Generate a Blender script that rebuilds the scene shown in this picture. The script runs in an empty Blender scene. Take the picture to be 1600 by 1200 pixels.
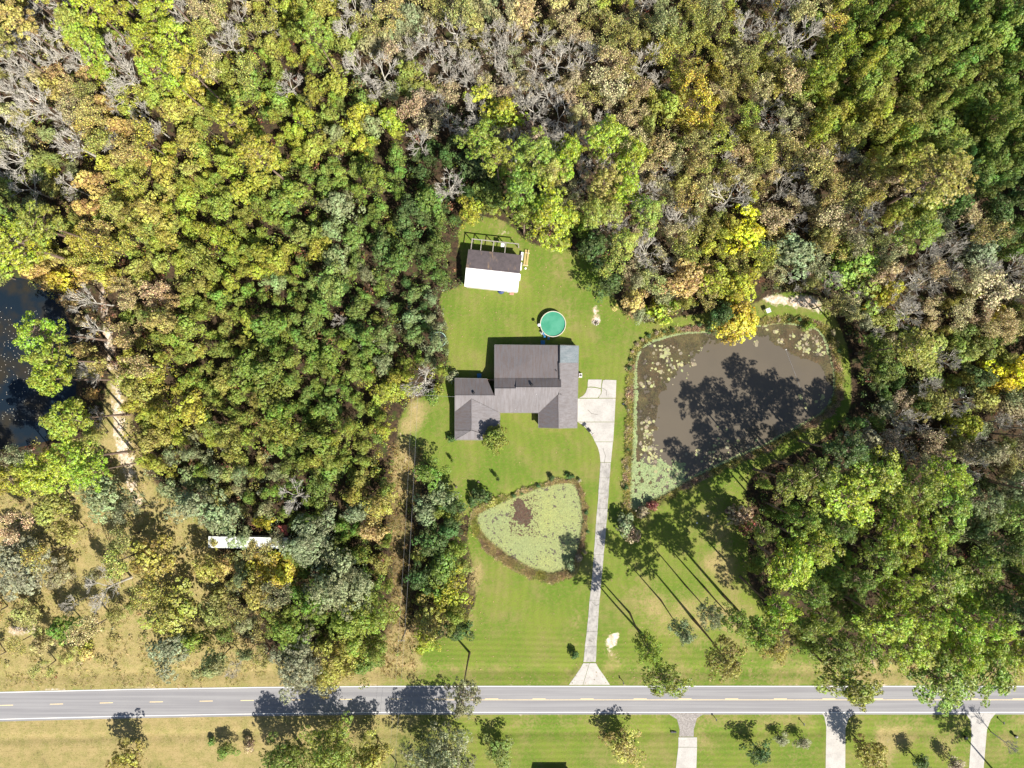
import bpy, math, random
import numpy as np
from mathutils import Vector, Matrix
from mathutils.geometry import tessellate_polygon

random.seed(7); RNG = np.random.default_rng(7)
SC = bpy.context.scene; COL = SC.collection
PI = math.pi
# ------------------------------------------------------------------ camera, sky, sun
CAMH = 160.0
cam = bpy.data.objects.new('camera', bpy.data.cameras.new('camera')); COL.objects.link(cam)
cam.location = (0, 0, CAMH); cam.rotation_euler = (0, 0, 0)
cam.data.sensor_width = 36.0; cam.data.lens = 18.0 / (133.333 / CAMH)
cam.data.clip_start = 1.0; cam.data.clip_end = 6000
SC.camera = cam
SUN_EL = math.radians(46); SUN_AZ = math.radians(139.5)          # azimuth clockwise from +Y (up in the picture)
w = bpy.data.worlds.new('World'); SC.world = w; w.use_nodes = True
nt = w.node_tree; sky = nt.nodes.new('ShaderNodeTexSky'); sky.sky_type = 'NISHITA'; sky.sun_disc = False
sky.sun_elevation = SUN_EL; sky.sun_rotation = SUN_AZ; sky.ozone_density = 1.6
bg = nt.nodes['Background']; bg.inputs['Strength'].default_value = 0.062
nt.links.new(sky.outputs[0], bg.inputs['Color'])
sd = bpy.data.lights.new('sun', 'SUN'); sd.energy = 5.0; sd.angle = math.radians(0.5); sd.color = (1.0, 0.94, 0.84)
sun = bpy.data.objects.new('sun', sd); COL.objects.link(sun)
sdir = Vector((math.sin(SUN_AZ) * math.cos(SUN_EL), math.cos(SUN_AZ) * math.cos(SUN_EL), math.sin(SUN_EL)))
sun.rotation_euler = sdir.to_track_quat('Z', 'Y').to_euler(); sun.location = (60, -70, 120)
SC.view_settings.view_transform = 'Standard'; SC.view_settings.look = 'None'
SC.view_settings.exposure = 0.88; SC.view_settings.gamma = 1.0; SC.view_settings.use_curve_mapping = False

# ------------------------------------------------------------------ survey helpers: plan units (6 to the metre, centre 800,600) to metres
def P(px, py, z=0.0):
    k = (CAMH - z) / CAMH
    return Vector(((px - 800) / 6 * k, (600 - py) / 6 * k, z))
def inpoly(X, Y, poly):
    X = np.asarray(X, float); Y = np.asarray(Y, float); c = np.zeros(X.shape, bool)
    n = len(poly); j = n - 1
    for i in range(n):
        xi, yi = poly[i]; xj, yj = poly[j]
        t = ((yi > Y) != (yj > Y)) & (X < (xj - xi) * (Y - yi) / ((yj - yi) or 1e-9) + xi)
        c ^= t; j = i
    return c
def edge_dist(X, Y, poly):
    d = np.full(X.shape, 1e9); n = len(poly)
    for i in range(n):
        ax, ay = poly[i]; bx, by = poly[(i + 1) % n]
        dx, dy = bx - ax, by - ay; L = dx * dx + dy * dy + 1e-9
        t = np.clip(((X - ax) * dx + (Y - ay) * dy) / L, 0, 1)
        d = np.minimum(d, np.hypot(X - ax - t * dx, Y - ay - t * dy))
    return d
def smooth_poly(p, it=2):
    for _ in range(it):
        q = []
        for i in range(len(p)):
            a = p[i]; b = p[(i + 1) % len(p)]
            q += [(a[0] * .75 + b[0] * .25, a[1] * .75 + b[1] * .25), (a[0] * .25 + b[0] * .75, a[1] * .25 + b[1] * .75)]
        p = q
    return p
def vnoise(X, Y, s, seed=0):                                       # value noise, plan units, cell size s
    r = np.random.default_rng(seed); T = r.random((64, 64))
    u = X / s; v = Y / s; i = np.floor(u).astype(int); j = np.floor(v).astype(int)
    fu = u - i; fv = v - j; fu = fu * fu * (3 - 2 * fu); fv = fv * fv * (3 - 2 * fv)
    a = T[i % 64, j % 64]; b = T[(i + 1) % 64, j % 64]; c = T[i % 64, (j + 1) % 64]; d = T[(i + 1) % 64, (j + 1) % 64]
    return (a * (1 - fu) + b * fu) * (1 - fv) + (c * (1 - fu) + d * fu) * fv
def fbm(X, Y, s, seed=0, o=3):
    t = 0; a = .5; n = 0
    for k in range(o):
        t = t + a * vnoise(X, Y, s / 2 ** k, seed + k); n += a; a *= .55
    return t / n

# ------------------------------------------------------------------ object helpers
def tag(o, label=None, cat=None, group=None, kind=None):
    if label: o['label'] = label
    if cat: o['category'] = cat
    if group: o['group'] = group
    if kind: o['kind'] = kind
    return o
def empty(name, loc=(0, 0, 0), rz=0, label=None, cat=None, group=None, s=1):
    o = bpy.data.objects.new(name, None); COL.objects.link(o); o.location = loc; o.rotation_euler = (0, 0, rz); o.scale = (s, s, s)
    o.empty_display_size = .5
    return tag(o, label, cat, group)
def link(name, me, parent=None, loc=(0, 0, 0), rot=(0, 0, 0)):
    o = bpy.data.objects.new(name, me); COL.objects.link(o); o.parent = parent; o.location = loc; o.rotation_euler = rot
    return o
class MB:
    """plain list-based mesh builder"""
    def __init__(s): s.v = []; s.f = []
    def box(s, c, d, rz=0, top=None):
        cx, cy, cz = c; x, y, z = d[0] / 2, d[1] / 2, d[2] / 2; n = len(s.v); R = Matrix.Rotation(rz, 3, 'Z'); tp = top or 1
        for k in (-1, 1):
            m = tp if k > 0 else 1
            for (a, b) in ((-1, -1), (1, -1), (1, 1), (-1, 1)):
                s.v.append(tuple(R @ Vector((a * x * m, b * y * m, k * z)) + Vector(c)))
        s.f += [(n + 3, n + 2, n + 1, n), (n + 4, n + 5, n + 6, n + 7)] + [(n + i, n + (i + 1) % 4, n + 4 + (i + 1) % 4, n + 4 + i) for i in range(4)]
        return s
    def tube(s, a, b, r0, r1=None, n=8, cap=True):
        a = Vector(a); b = Vector(b); r1 = r0 if r1 is None else r1; d = (b - a).normalized()
        u = d.orthogonal().normalized(); v = d.cross(u); k = len(s.v)
        for c, r in ((a, r0), (b, r1)):
            for i in range(n):
                t = 2 * PI * i / n; s.v.append(tuple(c + u * math.cos(t) * r + v * math.sin(t) * r))
        s.f += [(k + i, k + (i + 1) % n, k + n + (i + 1) % n, k + n + i) for i in range(n)]
        if cap: s.f += [tuple(k + n - 1 - i for i in range(n)), tuple(k + n + i for i in range(n))]
        return s
    def bar(s, a, b, w_, h_):
        a = Vector(a); b = Vector(b); d = (b - a).normalized(); u = d.cross(Vector((0, 0, 1)))
        u = u.normalized() if u.length > 1e-4 else Vector((1, 0, 0)); v = u.cross(d); k = len(s.v)
        for c in (a, b):
            for (p, q) in ((-1, -1), (1, -1), (1, 1), (-1, 1)): s.v.append(tuple(c + u * p * w_ / 2 + v * q * h_ / 2))
        s.f += [(k + 3, k + 2, k + 1, k), (k + 4, k + 5, k + 6, k + 7)] + [(k + i, k + (i + 1) % 4, k + 4 + (i + 1) % 4, k + 4 + i) for i in range(4)]
        return s
    def prism(s, pts, th):                                         # planar polygon (3D, ccw from above), thickness th downwards
        n = len(pts); k = len(s.v); pts = [Vector(p) for p in pts]
        s.v += [tuple(p) for p in pts] + [(p.x, p.y, p.z - th) for p in pts]
        s.f += [tuple(k + i for i in range(n)), tuple(k + 2 * n - 1 - i for i in range(n))]
        s.f += [(k + i, k + n + i, k + n + (i + 1) % n, k + (i + 1) % n) for i in range(n)]
        return s
    def ring(s, c, r, h, z0, n=40, r_in=None):
        k = len(s.v); r_in = r_in if r_in is not None else r - .1
        for i in range(n):
            t = 2 * PI * i / n; x, y = math.cos(t), math.sin(t)
            for (rr, z) in ((r, z0), (r, z0 + h), (r_in, z0 + h), (r_in, z0)): s.v.append((c[0] + x * rr, c[1] + y * rr, z))
        for i in range(n):
            j = (i + 1) % n
            for q in range(4): s.f.append((k + 4 * i + q, k + 4 * j + q, k + 4 * j + (q + 1) % 4, k + 4 * i + (q + 1) % 4))
        return s
    def sphere(s, c, r, n=10, m=7, sz=1):
        k = len(s.v); s.v.append((c[0], c[1], c[2] + r * sz))
        for j in range(1, m):
            ph = PI * j / m
            for i in range(n): t = 2 * PI * i / n; s.v.append((c[0] + r * math.sin(ph) * math.cos(t), c[1] + r * math.sin(ph) * math.sin(t), c[2] + r * sz * math.cos(ph)))
        s.v.append((c[0], c[1], c[2] - r * sz)); e = len(s.v) - 1
        for i in range(n): s.f.append((k, k + 1 + i, k + 1 + (i + 1) % n)); s.f.append((e, e - n + (i + 1) % n, e - n + i))
        for j in range(m - 2):
            for i in range(n): a = k + 1 + j * n; s.f.append((a + i, a + n + i, a + n + (i + 1) % n, a + (i + 1) % n))
        return s
    def mesh(s, name, mat):
        me = bpy.data.meshes.new(name); me.from_pydata(s.v, [], s.f); me.validate(); me.materials.append(mat); me.update(); return me
    def build(s, name, mat, parent=None, **k): return link(name, s.mesh(name, mat), parent, **k)
def np_mesh(name, verts, faces, mat, smooth=False, attrs=None):    # faces: (N,k) constant size
    me = bpy.data.meshes.new(name); verts = np.asarray(verts, np.float32); faces = np.asarray(faces, np.int32)
    n, k = faces.shape
    me.vertices.add(len(verts)); me.vertices.foreach_set('co', verts.ravel())
    me.loops.add(n * k); me.loops.foreach_set('vertex_index', faces.ravel())
    me.polygons.add(n); me.polygons.foreach_set('loop_start', np.arange(0, n * k, k, dtype=np.int32))
    me.update(calc_edges=True)
    if smooth: me.polygons.foreach_set('use_smooth', np.ones(n, bool))
    for an, (typ, arr) in (attrs or {}).items():
        a = me.attributes.new(an, typ, 'POINT')
        a.data.foreach_set('color' if 'COLOR' in typ else 'value', np.asarray(arr, np.float32).ravel())
    me.materials.append(mat); return me

# ------------------------------------------------------------------ material helpers
def mat(name, col=(.5, .5, .5), rough=.8, metal=0, spec=.3):
    m = bpy.data.materials.new(name); m.use_nodes = True; b = m.node_tree.nodes['Principled BSDF']
    b.inputs['Base Color'].default_value = (*col, 1); b.inputs['Roughness'].default_value = rough; b.inputs['Metallic'].default_value = metal
    b.inputs['Specular IOR Level'].default_value = spec; return m
class N:
    def __init__(s, m): s.t = m.node_tree; s.b = s.t.nodes.get('Principled BSDF')
    def new(s, typ, **kw):
        n = s.t.nodes.new('ShaderNode' + typ)
        for k, v in kw.items(): setattr(n, k, v)
        return n
    def set(s, sock, v):
        if hasattr(v, 'is_linked') or isinstance(v, bpy.types.NodeSocket): s.t.links.new(v, sock)
        elif isinstance(v, (tuple, list)) and len(v) == 3 and sock.type == 'RGBA': sock.default_value = (*v, 1)
        else: sock.default_value = v
    def pos(s): return s.new('NewGeometry').outputs['Position']
    def obj(s): return s.new('TexCoord').outputs['Object']
    def noise(s, scale, detail=3, rough=.55, vec=None, stretch=None):
        vec = vec or s.pos()
        if stretch: mp = s.new('Mapping'); mp.inputs['Scale'].default_value = stretch; s.set(mp.inputs['Vector'], vec); vec = mp.outputs[0]
        n = s.new('TexNoise'); n.inputs['Scale'].default_value = scale; n.inputs['Detail'].default_value = detail; n.inputs['Roughness'].default_value = rough
        s.set(n.inputs['Vector'], vec); return n.outputs['Fac']
    def ramp(s, f, lo, hi):
        n = s.new('MapRange', interpolation_type='SMOOTHSTEP'); s.set(n.inputs['Value'], f); n.inputs['From Min'].default_value = lo; n.inputs['From Max'].default_value = hi
        return n.outputs['Result']
    def mix(s, f, a, b, blend='MIX'):
        n = s.new('Mix', data_type='RGBA', blend_type=blend); s.set(n.inputs[0], f); s.set(n.inputs[6], a); s.set(n.inputs[7], b); return n.outputs[2]
    def math(s, op, a, b=0.0, c=None):
        n = s.new('Math', operation=op); s.set(n.inputs[0], a); s.set(n.inputs[1], b)
        if c is not None: s.set(n.inputs[2], c)
        return n.outputs[0]
    def bump(s, h, dist=.05, strength=.5):
        n = s.new('Bump'); n.inputs['Distance'].default_value = dist; n.inputs['Strength'].default_value = strength; s.set(n.inputs['Height'], h); s.set(s.b.inputs['Normal'], n.outputs[0])
    def attr(s, name):
        n = s.new('Attribute'); n.attribute_name = name; return n
def noisy(name, c0, c1, scale=1.0, rough=.85, lo=.35, hi=.65, stretch=None, fine=None, **k):
    m = mat(name, c0, rough, **k); n = N(m); c = n.mix(n.ramp(n.noise(scale, 4, .6, stretch=stretch), lo, hi), c0, c1)
    if fine: c = n.mix(n.ramp(n.noise(fine, 2), .3, .7), c, tuple(x * .72 for x in c0))
    n.set(n.b.inputs['Base Color'], c); return m

# ================================================================== SURVEYED OUTLINES (plan units)
SMALL_POND = smooth_poly([(741, 806), (760, 793), (800, 776), (850, 757), (890, 751), (903, 757), (912, 790), (915, 815), (907, 860), (893, 888), (872, 899), (845, 896), (800, 875), (770, 852), (750, 832)], 1)
BIG_POND = smooth_poly([(990, 600), (992, 560), (1003, 538), (1030, 525), (1070, 517), (1100, 516), (1130, 512), (1160, 508), (1190, 507), (1215, 503), (1250, 504), (1280, 510), (1295, 530), (1303, 560), (1308, 590), (1306, 620), (1290, 645), (1260, 663), (1220, 685), (1180, 705), (1140, 722), (1100, 740), (1060, 762), (1020, 785), (995, 800), (985, 795), (985, 760), (988, 700), (990, 650)], 1)
LEFT_POND = smooth_poly([(-220, 470), (-100, 430), (0, 432), (40, 436), (78, 452), (100, 485), (112, 545), (118, 600), (108, 650), (88, 684), (50, 694), (0, 702), (-90, 712), (-220, 690)], 1)
DRIVE_OUT = [(919, 593), (963, 594), (961, 640), (958, 668), (957, 690), (953, 740), (949, 800), (944, 860), (938, 920), (935, 960), (932, 1000), (931, 1035), (940, 1050), (953, 1070), (889, 1070), (900, 1055), (911, 1040), (914, 1010), (918, 975), (922, 930), (927, 880), (931, 820), (936, 760), (938, 720), (934, 700), (925, 680), (917, 670), (903, 661), (902, 625), (910, 620), (916, 612), (918, 603)]
S_DRIVES = [[(1042, 1114), (1102, 1114), (1089, 1122), (1084, 1140), (1084, 1151), (1061, 1151), (1062, 1140), (1058, 1124)],
            [(1284, 1114), (1336, 1114), (1326, 1122), (1321, 1138), (1320, 1300), (1290, 1300), (1290, 1200), (1291, 1135), (1288, 1120)],
            [(1508, 1114), (1556, 1114), (1548, 1124), (1542, 1140), (1536, 1210), (1533, 1300), (1511, 1300), (1514, 1200), (1518, 1145), (1516, 1125)]]
S_DRIVE_A2 = [(1060, 1152), (1089, 1152), (1088, 1200), (1088, 1300), (1052, 1300), (1056, 1200), (1060, 1180)]
CLEAR = [(712, 352), (745, 338), (775, 340), (800, 352), (822, 378), (850, 385), (885, 390), (903, 392), (925, 402), (940, 430), (962, 470), (978, 492), (1000, 503), (1030, 503), (1070, 493), (1105, 490), (1125, 478), (1180, 478), (1200, 462), (1230, 455), (1265, 458), (1292, 478), (1310, 505), (1325, 545), (1332, 590), (1332, 635), (1310, 668), (1270, 697), (1230, 712), (1165, 745), (1168, 800), (1170, 860), (1165, 905), (1200, 950), (1212, 1010), (1270, 1030), (1290, 1068), (650, 1068), (640, 1010), (690, 1000), (740, 960), (745, 900), (728, 850), (735, 800), (705, 790), (690, 755), (680, 740), (655, 705), (628, 700), (618, 670), (630, 640), (650, 622), (697, 605), (700, 520), (690, 485), (683, 460), (700, 452), (724, 448), (720, 400)]
STRIP = [(606, 690), (660, 700), (668, 780), (645, 860), (648, 960), (652, 1075), (590, 1075), (602, 960), (604, 860), (596, 780)]
FIELD = [(-300, 770), (40, 740), (150, 700), (170, 560), (185, 560), (215, 740), (300, 790), (350, 870), (330, 960), (400, 1020), (430, 1080), (-300, 1090)]
PATHV = [(150, 430), (160, 430), (174, 520), (186, 600), (192, 680), (214, 745), (222, 790), (206, 790), (196, 745), (178, 690), (170, 600), (160, 520)]
PATH = [(168, 540), (184, 540), (190, 620), (200, 680), (222, 745), (240, 800), (200, 800), (175, 740), (176, 650)]
def ny(px): return 1071 + np.interp(px, [-400, 0, 200, 400, 600, 2000], [18, 9.5, 4.8, 1.8, 0, 0])
def sy(px): return 1114 + np.interp(px, [-400, 0, 200, 400, 600, 2000], [22, 11, 6, 2.6, .2, 0])
# soft patches: (px, py, rx, ry, dry, sand)
PATCHES = [(770, 352, 26, 10, .9, .1), (787, 364, 13, 7, .5, .75), (808, 372, 12, 6, .8, .3), (932, 487, 8, 16, .5, .8), (931, 503, 10, 6, .5, .7), (1240, 470, 42, 13, .6, .75), (1262, 472, 16, 7, .4, 1), (1210, 466, 14, 6, .5, .8), (1285, 485, 14, 10, .4, .7),
           (957, 1001, 10, 9, .3, 1.2), (962, 992, 7, 5, .3, .9), (948, 1020, 14, 14, .7, .4), (965, 1035, 16, 12, .8, .35), (643, 655, 12, 40, .8, .1), (626, 675, 8, 22, .8, .4), (651, 640, 10, 30, .9, .3), (635, 725, 14, 30, .9, .3), (665, 650, 14, 30, .4, 0), (1125, 840, 34, 50, .7, 0), (1155, 778, 24, 18, .7, .1), (1130, 885, 26, 22, .9, .2),
           (1140, 960, 60, 40, .7, .1), (1060, 970, 70, 60, .55, 0), (1000, 930, 40, 60, .4, 0), (1200, 1015, 70, 26, .6, 0), (900, 980, 14, 70, .55, .05), (742, 880, 10, 40, .8, .25), (738, 960, 9, 50, .7, .2), (750, 900, 14, 20, .7, .1), (690, 985, 30, 20, .8, .1), (860, 400, 50, 40, .35, 0), (895, 470, 40, 70, .35, 0), (930, 780, 14, 50, .35, 0), (720, 740, 24, 12, .4, .05),
           (700, 570, 12, 40, .2, 0), (712, 760, 6, 5, .6, .4), (748, 753, 5, 4, .6, .5), (865, 513, 30, 24, .5, .1), (660, 470, 14, 10, .5, .3), (668, 502, 12, 12, .5, .6), (626, 1020, 30, 26, 1, .2), (622, 960, 16, 30, .5, .3), (630, 725, 14, 26, .7, .2), (628, 800, 14, 40, .4, .1),
           (192, 640, 9, 90, .8, .35), (205, 720, 14, 45, .8, .35), (110, 830, 60, 40, 1, .15), (60, 930, 50, 60, 1, .2), (320, 860, 30, 30, .9, .3), (160, 1000, 120, 40, 1, .15), (30, 985, 40, 10, .8, .6), (350, 940, 30, 40, .8, .3), (45, 770, 60, 25, .9, .3), (380, 1020, 30, 20, .9, .3), (300, 1045, 320, 20, .85, 0), (30, 1065, 60, 6, .7, .4),
           (200, 1150, 260, 30, .85, .12), (380, 1170, 80, 30, .8, .2), (1100, 1160, 12, 20, .4, .1), (1385, 1170, 14, 26, .9, .35), (1400, 1150, 60, 12, .5, .1), (1470, 1165, 30, 20, .5, .1), (1570, 1160, 12, 10, .5, .3), (1590, 1130, 16, 10, .4, .3), (1240, 1160, 20, 14, .3, .1), (1180, 1128, 90, 8, .4, .05), (900, 1130, 160, 6, .4, 0), (990, 1180, 30, 16, .5, .1), (1370, 1040, 44, 26, .9, .4), (1310, 1020, 30, 20, .6, .2)]

# ================================================================== GROUND (one sheet)
M_GROUND = mat('ground_cover', (.1, .1, .05), .95, spec=.1)
n = N(M_GROUND); zone = n.attr('zone'); sep = n.new('SeparateColor'); n.set(sep.inputs[0], zone.outputs['Color'])
nz = n.noise(.22, 6, .68); nf = n.noise(1.6, 4, .7); nff = n.noise(7, 3, .7)
def zmask(sock, amt=.55, lo=.38, hi=.62):
    a = n.math('ADD', sock, n.math('MULTIPLY', n.math('SUBTRACT', nf, .5), amt)); a = n.math('ADD', a, n.math('MULTIPLY', n.math('SUBTRACT', nz, .5), amt * .8)); return n.ramp(a, lo, hi)
lm = zmask(sep.outputs[0]); dm = zmask(sep.outputs[1], .9, .25, .75); sm = zmask(sep.outputs[2], .9, .35, .7)
litter = n.mix(n.ramp(nf, .35, .65), (.035, .026, .018), (.085, .055, .033)); litter = n.mix(n.ramp(n.noise(.5, 4), .5, .68), litter, (.05, .062, .02)); litter = n.mix(n.ramp(nff, .62, .75), litter, (.20, .13, .085))
lawn = n.mix(n.ramp(n.noise(.06, 5, .65), .38, .62), (.13, .21, .026), (.20, .25, .04)); lawn = n.mix(n.ramp(nf, .45, .7), lawn, (.22, .215, .06)); lawn = n.mix(n.math('MULTIPLY', n.ramp(n.noise(.11, 8, .8), .46, .64), .75), lawn, (.27, .235, .085)); lawn = n.mix(n.math('MULTIPLY', n.ramp(nff, .35, .7), .45), lawn, (.06, .095, .015))
sp = n.new('SeparateXYZ'); n.set(sp.inputs[0], n.pos())
def band(sock, per, amt, warp):                                    # mowing passes
    a = n.math('ADD', n.math('MULTIPLY', sock, 2 * PI / per), n.math('MULTIPLY', warp, 26.0)); return n.math('MULTIPLY_ADD', n.math('SINE', a), amt, 1 - amt)
wx = band(sp.outputs[0], 2.1, .035, n.noise(.05, 3)); wy = band(sp.outputs[1], 1.5, .06, n.noise(.03, 2, stretch=(.2, 1, 1)))
yard = n.ramp(sp.outputs[1], -68.0, -60.0)
mw = n.math('ADD', n.math('MULTIPLY', wx, yard), n.math('MULTIPLY', wy, n.math('SUBTRACT', 1.0, yard)))
vm = n.new('VectorMath', operation='SCALE'); n.set(vm.inputs[0], lawn); n.set(vm.inputs['Scale'], mw); lawn = vm.outputs[0]
dry = n.mix(n.ramp(n.noise(.35, 5, .7), .36, .66), (.36, .275, .12), (.22, .205, .06)); dry = n.mix(n.ramp(nff, .45, .7), dry, (.48, .37, .21)); dry = n.mix(n.math('MULTIPLY', n.ramp(nf, .5, .72), .8), dry, (.15, .115, .05))
streak = n.noise(1.0, 4, .7, stretch=(.12, 2.2, 1)); dry = n.mix(n.math('MULTIPLY', n.ramp(streak, .5, .7), n.math('MULTIPLY', n.math('SUBTRACT', 1.0, yard), .5)), dry, (.25, .19, .085))
sand = n.mix(n.ramp(n.noise(1.1, 5, .7), .4, .62), (.52, .39, .27), (.74, .66, .56)); sand = n.mix(n.ramp(nff, .6, .75), sand, (.3, .21, .13))
c = n.mix(lm, litter, lawn); c = n.mix(n.math('MULTIPLY', dm, .88), c, dry); c = n.mix(sm, c, sand)
mud = n.ramp(sp.outputs[2], -.52, -.64); c = n.mix(mud, c, (.07, .055, .035))
n.set(n.b.inputs['Base Color'], c); lv_ = n.noise(3.2, 4, .75); c = n.mix(n.math('MULTIPLY', n.ramp(lv_, .52, .72), .35), c, (.05, .055, .018)); n.set(n.b.inputs['Base Color'], c); n.bump(n.math('ADD', nff, n.math('MULTIPLY', nf, 1.5)), .12, .6)

def coords(lo, hi, step, far):
    c_ = list(np.arange(lo, hi + .01, step)); e = []; d = step; x = hi
    while x < far: d *= 1.35; x += d; e.append(x)
    return np.array([lo - (v - hi) for v in reversed(e)] + c_ + e)
gx = coords(-150, 150, .55, 2600); gy = coords(-118, 118, .55, 2600)
GX, GY = np.meshgrid(gx, gy); PXg = GX * 6 + 800; PYg = 600 - GY * 6
lawnm = inpoly(PXg, PYg, smooth_poly(CLEAR, 1)).astype(float)
ROADN = ny(PXg); ROADS = sy(PXg)
south = (PYg > ROADS - 20)
lawnm = np.maximum(lawnm, ((PYg > 1010) & (PYg < ROADN) & (PXg > 640) & (PXg < 1330)).astype(float))
lawnm[south & (PXg > 700)] = 1; lawnm[south & (PXg <= 700)] = .55
field = inpoly(PXg, PYg, smooth_poly(FIELD, 1)).astype(float); strip = inpoly(PXg, PYg, STRIP).astype(float)
drym = np.maximum(field * .8, strip * .42); lawnm = np.maximum(lawnm, field * .8); lawnm = np.maximum(lawnm, strip * .3)
sandm = np.maximum(inpoly(PXg, PYg, PATH) * .25, inpoly(PXg, PYg, PATHV) * .5)
verge = (PYg > 1035) & (PYg < ROADN + 6); lawnm[verge] = 1
drym = np.where(verge, np.interp(PXg, [-200, 560, 700, 1150, 1300, 1500], [.72, .62, .18, .3, .5, .6]), drym)
drym = np.where(south, np.interp(PXg, [-200, 560, 720, 1900], [.7, .6, .22, .3]), drym)
for (px, py, rx, ry, a, b) in PATCHES:
    g = np.exp(-((PXg - px) / rx) ** 2 - ((PYg - py) / ry) ** 2); drym += g * a * .75; sandm += g * b * .8
edge = np.exp(-np.abs(PYg - ROADN + 1.5) / 3.0) + np.exp(-np.abs(PYg - ROADS - 1.5) / 3.0); sandm += edge * .42; drym += edge * .3
def blur(a, k):
    for ax in (0, 1):
        for _ in range(2): a = sum(np.roll(a, s_, ax) for s_ in range(-k, k + 1)) / (2 * k + 1)
    return a
rag = .35 + 1.3 * fbm(PXg, PYg, 11, 51); drym *= .4 + 1.15 * fbm(PXg, PYg, 18, 57); sandm = sandm * rag
lawnm = blur(lawnm, 2); drym = np.clip(blur(drym, 2), 0, 1); sandm = np.clip(sandm, 0, 1)
flat = np.zeros(GX.shape)
for pl in [DRIVE_OUT, S_DRIVE_A2] + S_DRIVES: flat = np.maximum(flat, np.exp(-(np.where(inpoly(PXg, PYg, pl), 0, edge_dist(PXg, PYg, pl)) / 7) ** 4))
Z = np.zeros(GX.shape)
Z -= .38 * np.exp(-((PYg - 1049 - (ROADN - 1071)) / 9) ** 2) + .35 * np.exp(-((PYg - 1145 - (ROADS - 1114)) / 7) ** 2)
Z *= 1 - flat
wild = np.clip(1 - lawnm, 0, 1) * (PYg < 1040); Z -= .5 * fbm(PXg, PYg, 40, 5) * blur(wild, 2)
road_flat = (PYg > ROADN - 4) & (PYg < ROADS + 4); Z[road_flat] = 0
PONDS = []
for pl, dep in ((SMALL_POND, 1.0), (BIG_POND, 1.2), (LEFT_POND, 1.2)):
    d = edge_dist(PXg, PYg, pl); s_ = np.where(inpoly(PXg, PYg, pl), d, -d)
    Z = np.minimum(Z, -.5 * np.clip(np.interp(s_, [-11, -1, 10], [0, 1, 1 + dep * 2]), 0, 9)) if True else Z
    PONDS.append(s_)
nyv, nxv = GX.shape; idx = np.arange(nxv * nyv).reshape(nyv, nxv)
faces = np.stack([idx[:-1, :-1], idx[:-1, 1:], idx[1:, 1:], idx[1:, :-1]], -1).reshape(-1, 4)
me = np_mesh('ground', np.stack([GX, GY, Z], -1).reshape(-1, 3), faces, M_GROUND, True, {'zone': ('FLOAT_COLOR', np.stack([lawnm, drym, sandm, np.ones_like(sandm)], -1))})
tag(link('ground', me), kind='structure')
def ground_z(px, py):
    i = np.clip(np.searchsorted(gx, (np.asarray(px) - 800) / 6), 0, nxv - 1); j = np.clip(np.searchsorted(gy, (600 - np.asarray(py)) / 6), 0, nyv - 1)
    return Z[j, i]

# ================================================================== ROAD, DRIVES
M_ASPH = mat('asphalt', (.2, .2, .21), .9, spec=.2); n = N(M_ASPH)
lane = n.noise(.6, 4, .6, stretch=(.03, 1.6, 1)); c = n.mix(n.ramp(lane, .35, .65), (.215, .21, .22), (.285, .28, .285)); c = n.mix(n.math('MULTIPLY', n.ramp(n.noise(9, 2), .3, .7), .35), c, (.20, .198, .205))
pl_ = n.noise(.08, 4, .6); c = n.mix(n.math('MULTIPLY', n.ramp(pl_, .45, .7), .12), c, (.32, .315, .32)); n.set(n.b.inputs['Base Color'], c)
def paint(nm, col, worn):
    m = mat(nm, col, .7); n = N(m); c = n.mix(n.math('MULTIPLY', n.ramp(n.noise(2.5, 4, .7), .45, .75), worn), col, (.28, .27, .27)); n.set(n.b.inputs['Base Color'], c); return m
M_WHITE = paint('white_road_paint', (.8, .79, .76), .35); M_YELLOW = paint('yellow_road_paint', (.80, .62, .32), .5)
xs = [-9000, -3000, -400] + list(range(-300, 1901, 50)) + [2400, 4000, 9000]
def ribbon(name, fa, fb, z, m, parent=None, th=None, xr=None):
    X = [x for x in xs if xr is None or xr[0] < x < xr[1]]
    if xr: X = [xr[0]] + X + [xr[1]]
    mb = MB(); z0 = z
    for x in X: mb.v += [((x - 800) / 6, (600 - float(fb(x))) / 6, z0), ((x - 800) / 6, (600 - float(fa(x))) / 6, z0)]
    mb.f = [(2 * i, 2 * i + 2, 2 * i + 3, 2 * i + 1) for i in range(len(X) - 1)]
    return mb.build(name, m, parent)
road = tag(ribbon('road', lambda x: ny(x) + .3, lambda x: sy(x) - .3 + 2.6, .012, M_ASPH), kind='structure')
for fa in (lambda x: ny(x) + 1.0, lambda x: sy(x) - 1.6): ribbon('edge_line', fa, lambda x, f=fa: f(x) + .95, .017, M_WHITE, road)
mid = lambda x: (ny(x) + sy(x)) / 2 + .3
dashes = [-290, -212, -134, -57, 0, 78, 156, 234, 312, 376, 455, 530, 608, 678, 758, 832, 907, 990, 1060, 1133, 1209, 1285, 1359, 1435, 1508, 1582, 1658, 1732, 1806]
for dx in dashes: ribbon('centre_dash', lambda x: mid(x) - 1.35, lambda x: mid(x) - .35, .017, M_YELLOW, road, xr=(dx, dx + 20.5))
ribbon('centre_line', lambda x: mid(x) + .25, lambda x: mid(x) + 1.0, .0175, M_YELLOW, road, xr=(667, 2400))
M_CONC = mat('concrete', (.5, .48, .45), .9); n = N(M_CONC); c = n.mix(n.ramp(n.noise(.35, 5, .65), .35, .68), (.46, .44, .41), (.38, .36, .335)); c = n.mix(n.math('MULTIPLY', n.ramp(n.noise(3, 4, .7), .48, .75), .6), c, (.25, .23, .205)); n.set(n.b.inputs['Base Color'], c)
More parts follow.
